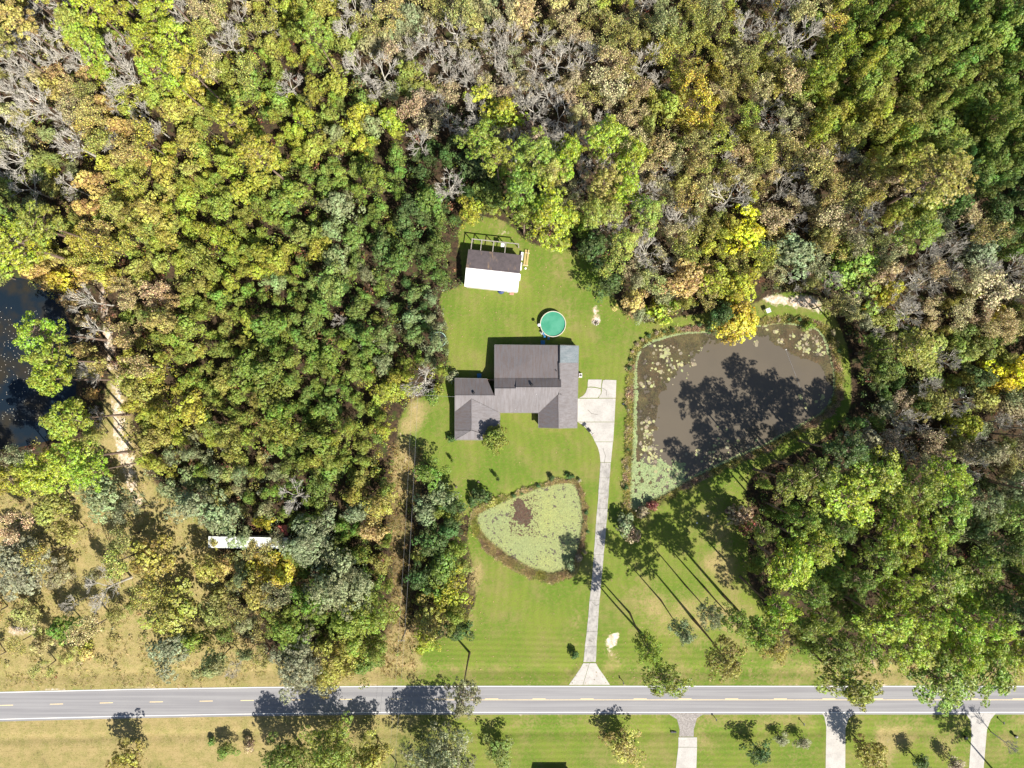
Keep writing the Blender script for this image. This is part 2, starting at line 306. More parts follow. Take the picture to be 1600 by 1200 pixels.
M_CONC2 = mat('worn_drive_concrete', (.45, .43, .4), .92); n = N(M_CONC2); c = n.mix(n.ramp(n.noise(.5, 5, .65), .35, .68), (.41, .39, .36), (.31, .295, .275)); c = n.mix(n.math('MULTIPLY', n.ramp(n.noise(1.6, 5, .75, stretch=(1, .4, 1)), .42, .7), .75), c, (.18, .17, .16)); n.set(n.b.inputs['Base Color'], c)
M_GRAV = noisy('gravel', (.28, .255, .24), (.40, .37, .35), 1.2, .95, fine=4)
def slab(name, pts, m, parent, z=.05, jit=0):
    p3 = [P(a, b) for a, b in pts]
    if sum((p3[i].x * p3[(i + 1) % len(p3)].y - p3[(i + 1) % len(p3)].x * p3[i].y) for i in range(len(p3))) < 0: p3 = p3[::-1]
    mb = MB(); mb.prism([(p.x, p.y, z) for p in p3], .12); return mb.build(name, m, parent)
drive = tag(empty('driveway', P(935, 800)), kind='structure')
def dslab(pts, m=M_CONC, z=.05):
    o = slab('slab', pts, m, None, z); o.parent = drive; o.matrix_parent_inverse = Matrix.Translation(-drive.location); return o
dslab([(919, 593), (940.3, 593), (939.6, 600), (939, 606.5), (930, 604.6), (923, 604), (918.2, 604.6), (918.4, 598)])
dslab([(941.8, 594.2), (946, 593.3), (963, 594), (962, 621.6), (935.2, 621.8), (937.3, 618), (939.6, 615.5), (940.3, 610), (939.8, 606), (941, 600)], z=.06)
dslab([(918, 605.6), (923, 605.4), (930, 606), (938.6, 607.8), (939.2, 612), (938.2, 616), (934, 621.5), (905, 621.6), (911, 618.5), (915.5, 613)], z=.045)
dslab([(902, 622.8), (961.8, 622.6), (960, 659), (902, 659)])
dslab([(903, 659.7), (960, 659.7), (958, 690), (929.5, 690), (925, 680), (917, 670), (908, 662.5)])
dslab([(929.9, 690.7), (957.6, 690.7), (954.5, 722), (938.2, 722), (937, 710), (934.5, 700)])
cl = [(722, 938.2, 954.3), (760, 936, 951.8), (800, 932.6, 949), (820, 931, 947.5), (860, 928.5, 944), (880, 927, 942.3), (930, 922, 937.5), (975, 918, 934.2), (1010, 914, 931.8), (1036, 911.5, 931)]
yy = 722.7; step = 24.0
while yy < 1034:
    y2 = min(yy + step, 1036); L = lambda q: float(np.interp(q, [a[0] for a in cl], [a[1] for a in cl])); R_ = lambda q: float(np.interp(q, [a[0] for a in cl], [a[2] for a in cl]))
    jj = lambda: random.uniform(-.35, .35); ym = (yy + y2) / 2
    dslab([(L(yy) + jj(), yy), (R_(yy) + jj(), yy), (R_(ym) + jj(), ym), (R_(y2) + jj(), y2 - .35), (L(y2) + jj(), y2 - .35), (L(ym) + jj(), ym)], M_CONC2); yy = y2
dslab([(911.3, 1036.2), (920.6, 1036.2), (910.5, 1070), (889, 1070), (899.5, 1055), (907, 1044)], z=.04); dslab([(921.2, 1036.2), (931, 1036.2), (936, 1045), (944, 1056), (953, 1070), (911.1, 1070)], z=.04)
M_CRK = mat('crack_filler', (.13, .12, .10), .95)
for pl in ([(939.6, 606), (944, 607.5), (948, 611), (947.4, 618)], [(918, 640), (924, 646), (934, 648)], [(925, 735), (0, 0)][:0], [(942, 700), (946, 712), (944, 724)], [(933, 850), (940, 853)], [(925, 940), (931, 946), (936, 944)], [(920, 1000), (926, 1003)]):
    if len(pl) > 1:
        mb = MB(); [mb.bar(P(*pl[i]) + Vector((0, 0, .062)), P(*pl[i + 1]) + Vector((0, 0, .062)), .09, .008) for i in range(len(pl) - 1)]; o = mb.build('crack', M_CRK, drive); o.matrix_parent_inverse = Matrix.Translation(-drive.location)
for k, pl in enumerate(S_DRIVES): tag(slab('side_driveway', pl, M_GRAV if k == 0 else M_CONC, None, .03), kind='structure')
sd2 = tag(empty('side_driveway', P(1073, 1180)), kind='structure')
for pl in ([(1060, 1152), (1089, 1152), (1089, 1167), (1059.8, 1167)], [(1059.8, 1167.6), (1089, 1167.6), (1088, 1200), (1056, 1200)], [(1056, 1200.6), (1088, 1200.6), (1088, 1300), (1050, 1300)]):
    o = slab('slab', pl, M_CONC, None, .05); o.parent = sd2; o.matrix_parent_inverse = Matrix.Translation(-sd2.location)

# ================================================================== WATER and what floats on it
def water_mat(nm, a, b, sc=.05):
    m = mat(nm, a, .08, spec=.5); n = N(m); n.b.inputs['IOR'].default_value = 1.33
    n.set(n.b.inputs['Base Color'], n.mix(n.ramp(n.noise(sc, 4), .4, .62), a, b)); n.bump(n.noise(3.0, 3), .02, .15); return m
M_WATER = water_mat('murky_pond_water', (.122, .103, .078), (.110, .094, .073)); M_WATER2 = water_mat('shaded_pond_water', (.010, .018, .028), (.032, .028, .02), .12)  # second water: left pond's shade and reflection are put into its dark colour
def sheet(name, poly, z, m, grow=0):
    p = [Vector(((a - 800) / 6, (600 - b) / 6, z)) for a, b in poly]; c = sum(p, Vector()) / len(p)
    p = [q + (q - c).normalized() * grow for q in p]
    mb = MB(); mb.v = [tuple(q) for q in p]; mb.f = [tuple(t) for t in tessellate_polygon([p])]; me = mb.mesh(name, m)
    for f in me.polygons:
        if f.normal.z < 0: f.flip()
    return link(name, me)
WZ = -.42
tag(sheet('big_pond_water', BIG_POND, WZ, M_WATER, .8), kind='structure'); tag(sheet('small_pond_water', SMALL_POND, WZ, M_WATER, .8), kind='structure')
tag(sheet('left_pond_water', LEFT_POND, WZ - .1, M_WATER2, .8), kind='structure')
M_FLOAT = mat('floating_weed', (.3, .35, .12), .7, spec=.3); n = N(M_FLOAT); a = n.attr('tint'); n.set(n.b.inputs['Base Color'], n.mix(n.math('MULTIPLY', n.ramp(n.noise(6, 2), .4, .7), .35), a.outputs['Color'], (.12, .14, .05)))
def discs(name, X, Y, R, colr, z, nseg=6):
    k = len(X); a = np.arange(nseg) / nseg * 2 * PI; ph = RNG.random(k)[:, None] * 6; rr = R[:, None] * (0.75 + .5 * RNG.random((k, nseg)))
    vx = X[:, None] + np.cos(a + ph) * rr; vy = Y[:, None] + np.sin(a + ph) * rr; vz = np.broadcast_to((z + RNG.random(k) * .03)[:, None], vx.shape)
    v = np.stack([vx, vy, vz], -1).reshape(-1, 3); f = np.arange(k * nseg).reshape(k, nseg)
    return np_mesh(name, v, f, M_FLOAT, False, {'tint': ('FLOAT_COLOR', np.repeat(np.c_[colr, np.ones(k)], nseg, 0))})
def scatter_px(poly, step, grow=0):
    xs_ = [p[0] for p in poly]; ys_ = [p[1] for p in poly]
    X, Y = np.meshgrid(np.arange(min(xs_) - grow, max(xs_) + grow, step), np.arange(min(ys_) - grow, max(ys_) + grow, step)); X = X.ravel() + RNG.uniform(-.5, .5, X.size) * step; Y = Y.ravel() + RNG.uniform(-.5, .5, Y.size) * step
    d = edge_dist(X, Y, poly); s_ = np.where(inpoly(X, Y, poly), d, -d); k = s_ > -grow; return X[k], Y[k], s_[k]
def jitcol(c, k, a=.18): return np.clip(np.array(c)[None, :] * (1 + RNG.uniform(-a, a, (k, 1))) * (1 + RNG.uniform(-.06, .06, (k, 3))), 0, 1)
# duckweed on the small pond
X, Y, s_ = scatter_px(SMALL_POND, 1.0)
hole = (np.exp(-((X - 815 - (Y - 800) * .28) / 10) ** 2 - ((Y - 803) / 22) ** 2) + np.exp(-((X - 813) / 9) ** 2 - ((Y - 785) / 6) ** 2) * .9 + np.exp(-((X - 828) / 12) ** 2 - ((Y - 812) / 7) ** 2) * .6) * 1.0 + (fbm(X, Y, 7, 3) - .5) * 1.5 + (fbm(X, Y, 3, 33, 2) - .5) * .5
pits = fbm(X, Y, 2.3, 9, 2); keep = (hole < .40) & (pits > .26) & (RNG.random(X.size) > .04)
keep &= ~((np.hypot((X - 880) / 30, (Y - 850) / 30) < 1) & (pits < .36)) & ~((s_ < 14) & (pits < .33)) & ~((X < 800) & (pits < .33))
X, Y = X[keep], Y[keep]; big = fbm(X, Y, 45, 21)[:, None]
cc = jitcol((.235, .28, .125), len(X), .25) * (1 - big) + jitcol((.31, .33, .11), len(X), .25) * big
tag(link('duckweed', discs('duckweed', (X - 800) / 6, (600 - Y) / 6, np.full(len(X), .15), cc, WZ + .012)), 'pale green duckweed mat covering the small rounded pond', 'duckweed', kind='stuff')
k = (np.hypot((X - X), 0) < 1); hX, hY = RNG.uniform(796, 842, 1500), RNG.uniform(772, 838, 1500)
tag(link('bottom_weed', discs('bottom_weed', (hX - 800) / 6, (600 - hY) / 6, np.full(1500, .22), jitcol((.075, .036, .026), 1500, .35), WZ + .004)), 'reddish brown weed in the open hole of the small pond', 'water weed', kind='stuff')
# brown submerged weed and green algae rim on the big pond
X, Y, s_ = scatter_px(BIG_POND, 1.5)
rim = np.clip(1 - s_ / 9, 0, 1)
wl = np.interp(Y, [500, 530, 560, 600, 650, 700, 740], [1110, 1130, 1085, 1028, 1030, 1022, 1012]) + (fbm(X, Y, 40, 4) - .5) * 60 + (fbm(X, Y, 9, 41) - .5) * 26
brown = (X < wl) | ((Y < np.interp(X, [1180, 1230, 1290, 1310], [516, 540, 585, 600]) + (fbm(X, Y, 25, 14) - .5) * 34) & (X > 1170))
nn = fbm(X, Y, 12, 6); br = brown & (nn > .30)
cb = jitcol((.068, .05, .02), len(X), .35) * nn[:, None] * 2.0; cb = np.where((fbm(X, Y, 30, 61) > .55)[:, None], cb * np.array([.8, .68, .8]), cb)
tag(link('submerged_weed', discs('submerged_weed', (X[br] - 800) / 6, (600 - Y[br]) / 6, np.full(br.sum(), .21), cb[br], WZ + .008)), 'brown water weed under the surface around the big pond', 'water weed', kind='stuff')
X, Y, s_ = scatter_px(BIG_POND, 1.2)
wid = np.interp(X, [980, 1000, 1100, 1200, 1290, 1310], [6, 5, 3.5, 3, 6, 5]) * (.4 + 1.2 * fbm(X, Y, 22, 8)); wid = np.where(Y > 600, np.interp(X, [985, 1010, 1310], [8, 4, 3.5]) * (.6 + fbm(X, Y, 16, 81)), wid)
corner = ((Y > 725 + (X - 985) * .02 + (fbm(X, Y, 12, 5) - .5) * 44) & (X < 1072)) & (fbm(X, Y, 4.5, 77, 2) > .36)
g = (s_ < wid) & (RNG.random(X.size) > .1) & (s_ > .3) & (fbm(X, Y, 4, 91, 2) > .3) | (corner & (RNG.random(X.size) > .1))
spots = []
for (px, py, r, q) in [(1083, 568, 5, 14), (1063, 568, 4, 12), (1035, 546, 4, 10), (1033, 581, 3, 8), (1015, 596, 3, 6), (1040, 548, 8, 12), (1095, 545, 3, 6), (1180, 535, 4, 8), (1222, 533, 4, 9), (1250, 540, 5, 12), (1272, 530, 14, 40), (1262, 545, 10, 26), (1236, 522, 5, 8), (1285, 550, 8, 16), (1198, 513, 5, 8), (1215, 519, 4, 8), (1022, 603, 4, 7), (1004, 603, 5, 7), (1008, 660, 10, 20), (1012, 680, 10, 28), (1015, 700, 12, 36), (1020, 715, 14, 40), (1090, 705, 6, 10), (1110, 715, 20, 50), (1060, 745, 24, 70), (1150, 700, 25, 30), (1252, 620, 3, 10), (1260, 632, 4, 9), (1285, 628, 10, 18), (1050, 572, 22, 34), (1030, 560, 20, 26), (1190, 700, 14, 18)]:
    for _ in range(q): spots.append((random.gauss(px, r * .6), random.gauss(py, r * .6)))
sx = np.array(spots); ok = inpoly(sx[:, 0], sx[:, 1], BIG_POND); sx = sx[ok]; big_r = .12 + RNG.random(len(sx)) ** 2 * .42
GX_ = np.r_[X[g], sx[:, 0]]; GY_ = np.r_[Y[g], sx[:, 1]]; R_g = np.r_[np.full(g.sum(), .18), big_r]
cg = np.r_[jitcol((.25, .31, .14), g.sum(), .25), np.where(RNG.random(len(sx))[:, None] > .5, jitcol((.36, .36, .17), len(sx)), jitcol((.26, .22, .15), len(sx)))]
tag(link('pond_algae', discs('pond_algae', (GX_ - 800) / 6, (600 - GY_) / 6, R_g, cg, WZ + .05)), 'light green algae and floating pads along the big pond margin', 'algae', kind='stuff')
k = 260; fx = RNG.uniform(-40, 70, k); fy = RNG.uniform(480, 660, k)
tag(link('floating_leaves', discs('floating_leaves', (fx - 800) / 6, (600 - fy) / 6, np.full(k, .09), jitcol((.5, .47, .4), k), WZ - .07)), 'tiny pale fallen leaves floating on the dark pond', 'leaves', kind='stuff')

# ================================================================== FOLIAGE MATERIALS
def leaf_mat(nm, trans=.3, use_attr=False, rough=.5, spec=.35):
    m = mat(nm, (.1, .14, .04), rough, spec=spec); n = N(m)
    base = n.attr('tint').outputs['Color'] if use_attr else n.new('ObjectInfo').outputs['Color']
    v = n.attr('leafvar'); sp = n.new('SeparateColor'); n.set(sp.inputs[0], v.outputs['Color'])
    sc_ = n.math('MULTIPLY_ADD', sp.outputs[0], 1.75, .25); vm = n.new('VectorMath', operation='SCALE'); n.set(vm.inputs[0], base); n.set(vm.inputs['Scale'], sc_)
    hs = n.new('HueSaturation'); n.set(hs.inputs['Color'], vm.outputs[0]); n.set(hs.inputs['Hue'], n.math('MULTIPLY_ADD', sp.outputs[1], .10, .45)); n.set(hs.inputs['Saturation'], n.math('MULTIPLY_ADD', sp.outputs[2], .3, .85))
    n.set(n.b.inputs['Base Color'], hs.outputs[0])
    tr = n.new('BsdfTranslucent'); n.set(tr.inputs['Color'], hs.outputs[0]); mx = n.new('MixShader'); mx.inputs[0].default_value = trans
    n.t.links.new(n.b.outputs[0], mx.inputs[1]); n.t.links.new(tr.outputs[0], mx.inputs[2]); n.t.links.new(mx.outputs[0], n.t.nodes['Material Output'].inputs['Surface']); return m
M_LEAF = leaf_mat('leaves', .3); M_NEEDLE = leaf_mat('needles', .34, rough=.45, spec=.4); M_STUFFLEAF = leaf_mat('undergrowth_leaves', .25, True); M_GRASS = leaf_mat('grass_blades', .3, True, rough=.7, spec=.15)
def bark(nm, a, b): 
    m = mat(nm, a, .9, spec=.15); n = N(m); n.set(n.b.inputs['Base Color'], n.mix(n.ramp(n.noise(2, 4, .7, stretch=(1, 1, .3), vec=n.obj()), .35, .65), a, b)); return m
M_BARK = bark('bark', (.10, .08, .06), (.2, .165, .13)); M_PBARK = bark('pine_bark', (.14, .095, .07), (.26, .19, .15)); M_GBARK = bark('grey_bare_bark', (.37, .345, .30), (.56, .53, .47))

def cards(C, Nn, size, aspect, var):
    k = len(C); r = RNG.normal(size=(k, 3)); t = np.cross(Nn, r); t /= np.linalg.norm(t, axis=1)[:, None] + 1e-9; b = np.cross(Nn, t)
    s = size[:, None]; a = aspect
    v = np.stack([C - t * s, C - b * s * a * .8 , C + t * s, C + b * s * a], 1).reshape(-1, 3)
    f = np.arange(4 * k).reshape(k, 4); return v, f, np.repeat(var, 4, 0)
def unit(v): return v / (np.linalg.norm(v, axis=1)[:, None] + 1e-9)
def crown_mesh(name, R, zb, zt, lobes, lobe_r, per, leaf, mt, seed, irr=.22, hang=.0, needle=False, fill=.12, top=1.0):
    global RNG; keepR = RNG; RNG = np.random.default_rng(seed); rg = RNG
    ph = rg.random(4) * 6.28; am = rg.random(4) * irr
    C = []; Nr = []; V = []; Sz = []
    zc = zb + (zt - zb) * .38
    for i in range(lobes):
        u = (i + .5) / lobes; el = math.asin(min(1, 1.35 * u - .35)) if u < 1 else PI / 2; az = i * 2.39996 + rg.uniform(-.4, .4)
        el += rg.uniform(-.12, .12)
        rad = R * (1 + sum(am[k] * math.sin((k + 2) * az + ph[k]) for k in range(4)) * .8) * rg.uniform(.6, 1.0)
        lr = lobe_r * R * rg.uniform(.7, 1.3); rr = max(0, rad - lr * .8)
        h = (zt - zc) if el > 0 else (zc - zb)
        c = np.array([math.cos(el) * math.cos(az) * rr, math.cos(el) * math.sin(az) * rr, zc + math.sin(el) * (h - lr * .6) * rg.uniform(.8, 1.05)])
        k = int(per * (lr / (lobe_r * R)) ** 2); d = unit(rg.normal(size=(k, 3))); d[:, 2] = np.where(d[:, 2] < -.2, -d[:, 2], d[:, 2])
        q = d * lr * (rg.uniform(.72, 1.08, (k, 1))); q[:, 2] *= .8
        # sub clumps: pull leaves toward sprig centres so gaps open between them
        sc_ = unit(rg.normal(size=(9, 3))) * lr * .9; sc_[:, 2] = np.abs(sc_[:, 2]) * .8; j = np.argmin(((q[:, None] - sc_[None]) ** 2).sum(-1), 1); q = q * .5 + sc_[j] * .5 + (unit(q - sc_[j])) * lr * .05
        C.append(c + q); nn = unit(d + (rg.normal(size=(k, 3)) * (.42 if not needle else .35)))
        Nr.append(nn); lv = rg.random(); V.append(np.c_[np.clip(.5 + (lv - .5) * .45 + rg.normal(0, .16, k), 0, 1), np.clip(lv * .6 + rg.random(k) * .4, 0, 1), rg.random(k), np.ones(k)])
    k = int(lobes * per * fill); d = unit(rg.normal(size=(k, 3))) * rg.uniform(.2, .85, (k, 1)); C.append(np.c_[d[:, 0] * R, d[:, 1] * R, zc + d[:, 2] * (zt - zb) * .42]); Nr.append(unit(rg.normal(size=(k, 3)))); V.append(np.c_[rg.random((k, 3)), np.ones(k)])
    C = np.concatenate(C); Nr = np.concatenate(Nr); V = np.concatenate(V); sz = leaf * rg.uniform(.6, 1.25, len(C))
    v, f, va = cards(C, Nr, sz, .75 if not needle else .55, V)
    RNG = keepR; return np_mesh(name, v, f, mt, False, {'leafvar': ('FLOAT_COLOR', va)})
def pine_mesh(name, R, zb, zt, seed, tufts=60, per=230):
    """umbrella of needle tufts carried at the ends of whorled limbs; returns crown mesh and limb list"""
    rg = np.random.default_rng(seed); C = []; Nr = []; V = []; T = []; limbs = []
    for i in range(tufts):
        u = (i + rg.random()) / tufts; z = zb + (zt - zb) * (u ** .8); prof = math.sin(min(1, (1.08 - u) * 1.5) * PI / 2) * (.55 + .45 * min(1, u * 3.5))
        az = i * 2.39996 + rg.uniform(-.5, .5); rr = R * prof * rg.uniform(.3, .98); tr = rg.uniform(.42, .8) * (R / 3.8) * 1.12
        c = np.array([math.cos(az) * rr, math.sin(az) * rr, z + rg.uniform(-.3, .3)]); limbs.append((z - .5, c))
        k = int(per * tr * tr); d = unit(rg.normal(size=(k, 3))); d[:, 2] = np.where(d[:, 2] < -.25, -d[:, 2], d[:, 2])
        sc_ = unit(rg.normal(size=(8, 3))); sc_[:, 2] = np.abs(sc_[:, 2]); j = np.argmax(d @ sc_.T, 1); q = (d * .6 + sc_[j] * .4) * tr * rg.uniform(.65, 1.05, (k, 1)); q[:, 2] *= .7
        C.append(c + q); Nr.append(unit(d + rg.normal(size=(k, 3)) * .45)); lv = rg.random()
        V.append(np.c_[np.clip(.5 + (lv - .5) * .35 + rg.normal(0, .22, k), 0, 1), np.clip(lv * .5 + rg.random(k) * .5, 0, 1), rg.random(k), np.ones(k)])
    C = np.concatenate(C); Nr = np.concatenate(Nr); V = np.concatenate(V); k = len(C); global RNG; kr = RNG; RNG = rg
    v, f, va = cards(C, Nr, rg.uniform(.11, .23, k), .42, V); RNG = kr
    return np_mesh(name, v, f, M_NEEDLE, False, {'leafvar': ('FLOAT_COLOR', va)}), limbs
def trunk_mesh(name, h, r, m, limbs=(), seed=0, lean=.3, n=7, lr=.09):
    rg = random.Random(seed); mb = MB(); seg = 5; pts = []; dx, dy = rg.uniform(-lean, lean), rg.uniform(-lean, lean)
    for i in range(seg + 1): t = i / seg; pts.append(Vector((dx * math.sin(t * 3) * .6, dy * math.sin(t * 2.6) * .6, h * t)))
    for i in range(seg): mb.tube(pts[i], pts[i + 1], r * (1 - .8 * i / seg) * (1.25 if i == 0 else 1), r * (1 - .8 * (i + 1) / seg), n, False)
    for (z, c) in limbs:
        t = min(.98, max(0.05, z / h)); a = pts[int(t * seg)].lerp(pts[min(seg, int(t * seg) + 1)], t * seg - int(t * seg)); b = Vector(c); mid_ = a.lerp(b, .55) + Vector((0, 0, -.12 * (b - a).length * .5))
        mb.tube(a, mid_, lr, lr * .7, 4, False); mb.tube(mid_, b, lr * .7, lr * .3, 4, False)
    return mb.mesh(name, m)
def bare_mesh(name, h, R, seed, m, depth=5, thick=1.0):
    """leafless branching crown: returns trunk mesh and branch mesh"""
    rg = random.Random(seed); seg = []; tw = []
    def grow(p, d, L, r, lv):
        q = p + d * L; seg.append((p, q, r, r * .68)); k = 0
        if lv == 0:
            for _ in range(4):
                e = (d + Vector((rg.uniform(-1, 1), rg.uniform(-1, 1), rg.uniform(-.4, .8))) * .75).normalized(); tw.append((p.lerp(q, rg.uniform(.3, 1)), e * L * rg.uniform(.6, 1.1)))
            return
        nb = 3 if rg.random() < .65 else 2
        for b in range(nb):
            e = (d + Vector((rg.uniform(-1, 1), rg.uniform(-1, 1), rg.uniform(-.25, .6))) * (.75 if lv < 4 else .6)).normalized()
            grow(p.lerp(q, 1 if b == 0 else rg.uniform(.55, 1)), e, L * rg.uniform(.68, .88), r * .66, lv - 1)
    top = Vector((rg.uniform(-.3, .3), rg.uniform(-.3, .3), h * .38)); 
    for b in range(5):
        az = b * 1.2566 + rg.uniform(-.3, .3); e = Vector((math.cos(az) * .85, math.sin(az) * .85, rg.uniform(.55, 1.5))).normalized(); grow(top + Vector((0, 0, b * h * .045)), e, R * .36, .10 * thick, depth - 1)
    mb = MB()
    for (p, q, a, b) in seg: mb.tube(p, q, max(a * .8, .026), max(b * .8, .018), 3, False)
    for (p, e) in tw:
        s_ = e.cross(Vector((rg.uniform(-1, 1), rg.uniform(-1, 1), rg.uniform(-1, 1)))).normalized() * .03; k = len(mb.v); mb.v += [tuple(p - s_), tuple(p + s_), tuple(p + e)]; mb.f.append((k, k + 1, k + 2))
    t = MB(); t.tube((0, 0, 0), top, .2 * thick, .13 * thick, 7, False); t.tube(top, top + Vector((0, 0, h * .2)), .13 * thick, .06 * thick, 6, False)
    tips = [q for (p, q, a, b) in seg if a < .05]
    return t.mesh(name + '_trunk', M_GBARK if m is M_GBARK else M_BARK), mb.mesh(name + '_branches', m), tips
def rnd_limbs(R, zb, zt, k, seed): rg = random.Random(seed); return [(zb * rg.uniform(.7, 1.1), (math.cos(i * 2.4) * R * .6, math.sin(i * 2.4) * R * .6, zb + (zt - zb) * rg.uniform(.3, .6))) for i in range(k)]
# kind -> variants [(trunk mesh, crown mesh, crown part name)], crown radius, crown centre height
KIND = {}
KIND['B'] = ([(trunk_mesh('trunk', 5.5, .17, M_BARK, rnd_limbs(3.3, 3, 8, 6, i), i), crown_mesh('crown', 3.5, 2.6, 9.2, 30, .28, 230, .13, M_LEAF, 100 + i, irr=.42), 'crown') for i in range(10)], 3.5, 6.2)
KIND['G'] = ([(trunk_mesh('trunk', 4, .2, M_BARK, rnd_limbs(3, 2, 6, 8, i), i), crown_mesh('crown', 3.5, 1.0, 7.6, 60, .22, 150, .15, M_LEAF, 150 + i, irr=.1), 'crown') for i in range(2)], 3.5, 5.2)
KIND['O'] = ([(trunk_mesh('trunk', 6.5, .4, M_BARK, rnd_limbs(6.8, 4, 11, 10, i), i, lr=.16), crown_mesh('crown', 7.0, 3.0, 12.5, 76, .20, 260, .145, M_LEAF, 200 + i, irr=.45), 'crown') for i in range(4)], 7.0, 8.0)
KIND['Y'] = ([(trunk_mesh('trunk', 9, .14, M_BARK, rnd_limbs(2, 4, 10, 5, i), i), crown_mesh('crown', 2.3, 2.5, 11.5, 22, .40, 180, .13, M_LEAF, 300 + i, irr=.4), 'crown') for i in range(6)], 2.3, 7.5)
pv = []
for i in range(7):
    cm, lb = pine_mesh('crown', 3.8, 15.8 + i % 3 * .8, 24.5, 400 + i, 56 + 3 * i); pv.append((trunk_mesh('trunk', 24, .24, M_PBARK, lb[::2], i, .5, lr=.07), cm, 'crown'))
KIND['P'] = (pv, 3.8, 20.0)
dv = []; sv = []
for i in range(6):
    t, b, tips = bare_mesh('bare', 12.5, 4.6, 500 + i, M_GBARK, thick=1.35); dv.append((t, b, 'branches'))
for i in range(6):
    t, b, tips = bare_mesh('thin', 11.5, 4.2, 540 + i, M_BARK, depth=4); rg = np.random.default_rng(600 + i)
    tp = np.array([tuple(q) for q in tips]); tp = tp[rg.integers(0, len(tp), 2600)] + rg.normal(0, .33, (2600, 3)); kr = RNG; RNG = rg
    v, f, va = cards(tp, unit(rg.normal(size=(2600, 3)) + np.array([0, 0, .7])), rg.uniform(.08, .18, 2600), .75, np.c_[rg.random((2600, 3)), np.ones(2600)]); RNG = kr
    sv.append((t, np_mesh('crown', v, f, M_LEAF, False, {'leafvar': ('FLOAT_COLOR', va)}), 'crown', b))
KIND['D'] = (dv, 3.7, 8.8); KIND['S'] = (sv, 3.4, 8.0)
KIND['U'] = ([(trunk_mesh('stem', .8, .05, M_BARK, (), i, .1), crown_mesh('foliage', 1.2, .1, 1.9, 14, .42, 60, .13, M_LEAF, 700 + i, irr=.35), 'foliage') for i in range(4)], 1.2, 1.1)
for k_ in KIND:                                                     # real crown radius of each mesh (97th percentile) so sizes come out as surveyed
    rs = []
    for v in KIND[k_][0]:
        me = v[1]; co = np.zeros(len(me.vertices) * 3, np.float32); me.vertices.foreach_get('co', co); co = co.reshape(-1, 3); rs.append(float(np.percentile(np.hypot(co[:, 0], co[:, 1]), 87)))
    KIND[k_] = (KIND[k_][0], float(np.mean(rs)), KIND[k_][2])
TINT = {'green': (.18, .25, .055), 'dark green': (.10, .16, .05), 'olive': (.35, .34, .09), 'yellow-green': (.39, .40, .06), 'yellow': (.66, .58, .06), 'golden': (.52, .44, .07), 'orange-brown': (.50, .37, .15), 'tan': (.48, .41, .24),
        'grey-green': (.27, .30, .165), 'lime': (.33, .40, .06), 'brown': (.36, .29, .20), 'red': (.32, .14, .10), 'pale grey': (.8, .8, .8), 'mid': (.245, .31, .06)}
WORD = {'mid': 'mid green', 'lime': 'lime green'}
NAME = {'G': 'round_tree', 'B': 'broadleaf_tree', 'O': 'oak_tree', 'Y': 'slender_tree', 'P': 'pine_tree', 'D': 'bare_tree', 'S': 'thinning_tree', 'U': 'shrub'}
CATG = {'G': 'tree', 'B': 'tree', 'O': 'oak', 'Y': 'young tree', 'P': 'pine', 'D': 'bare tree', 'S': 'thin tree', 'U': 'shrub'}
NOUN = {'G': 'round tree', 'B': 'broadleaf tree', 'O': 'spreading oak', 'Y': 'slender tree', 'P': 'tall pine', 'D': 'leafless tree', 'S': 'thin-leaved tree', 'U': 'low shrub'}
GRP = {'G': 'round-crowned garden and pond trees', 'B': 'broadleaf trees in the woods', 'O': 'oaks near the road', 'Y': 'slender young trees in the woods', 'P': 'tall pines', 'D': 'leafless trees in the woods', 'S': 'thinly leaved trees in the woods', 'U': 'shrubs'}
TREES = []                                                          # (px, py, rpx, kind, tint, root) of every crown
def tree(px, py, rpx, kind, tint, label=None, grounded=False, h=None, hs=1.0, jit=.12, name=None, pull=None):
    """one tree: crown seen at (px, py) with radius rpx in plan units as surveyed from overhead (grounded: foot at px, py)"""
    vs, R, hc = KIND[kind]; var = random.choice(vs); s = rpx / 6 / R
    if kind == 'P': zs = min(1.12, max(.8, .55 + s * .45)) * hs
    elif kind in 'DS': zs = min(1.3, max(.75, s)) * hs
    else: zs = min(1.3, max(.6, .35 + .65 * s)) * hs if kind != 'U' else s * hs
    for _ in range(3): kk = (CAMH - hc * zs) / CAMH; s = rpx / 6 * kk / R
    loc = P(px, py) if grounded else Vector(((px - 800) / 6 * kk, (600 - py) / 6 * kk, 0))
    loc.z = float(ground_z(loc.x * 6 + 800, 600 - loc.y * 6))
    if loc.z < -.6: loc.z = -.6
    nm_ = NAME[kind]
    if kind == 'B': nm_ = 'thicket_tree' if tint == 'olive' and rpx < 10.8 else 'turning_tree' if tint in ('olive', 'yellow-green', 'yellow', 'golden', 'orange-brown', 'tan', 'brown') else ('understory_tree' if rpx < 14.5 and tint in ('green', 'dark green', 'grey-green') else ('thicket_tree' if rpx < 14.5 else 'broadleaf_tree'))
    r = empty(name or nm_, loc, random.uniform(0, 6.28), None, CATG[kind], GRP[kind]); q_ = random.uniform(.85, 1.18) if kind != 'U' else 1; r.scale = (s * q_, s / q_, zs)
    t = link('trunk' if kind != 'U' else 'stem', var[0], r); cr = link(var[2], var[1], r)
    if kind == 'D': cr.name = 'branches'
    if len(var) > 3: link('branches', var[3], r)
    col = 1.1 * (np.array(TINT[tint]) if pull is None else np.array(TINT[tint]) * .58 + pull * .42) * (1 + random.uniform(-jit, jit)) * (1 + np.array([random.uniform(-.08, .08) for _ in range(3)]))
    cr.color = (*[float(x) for x in col], 1)
    if label: r['label'] = label
    TREES.append([px, py, rpx, kind, tint, r]); return r

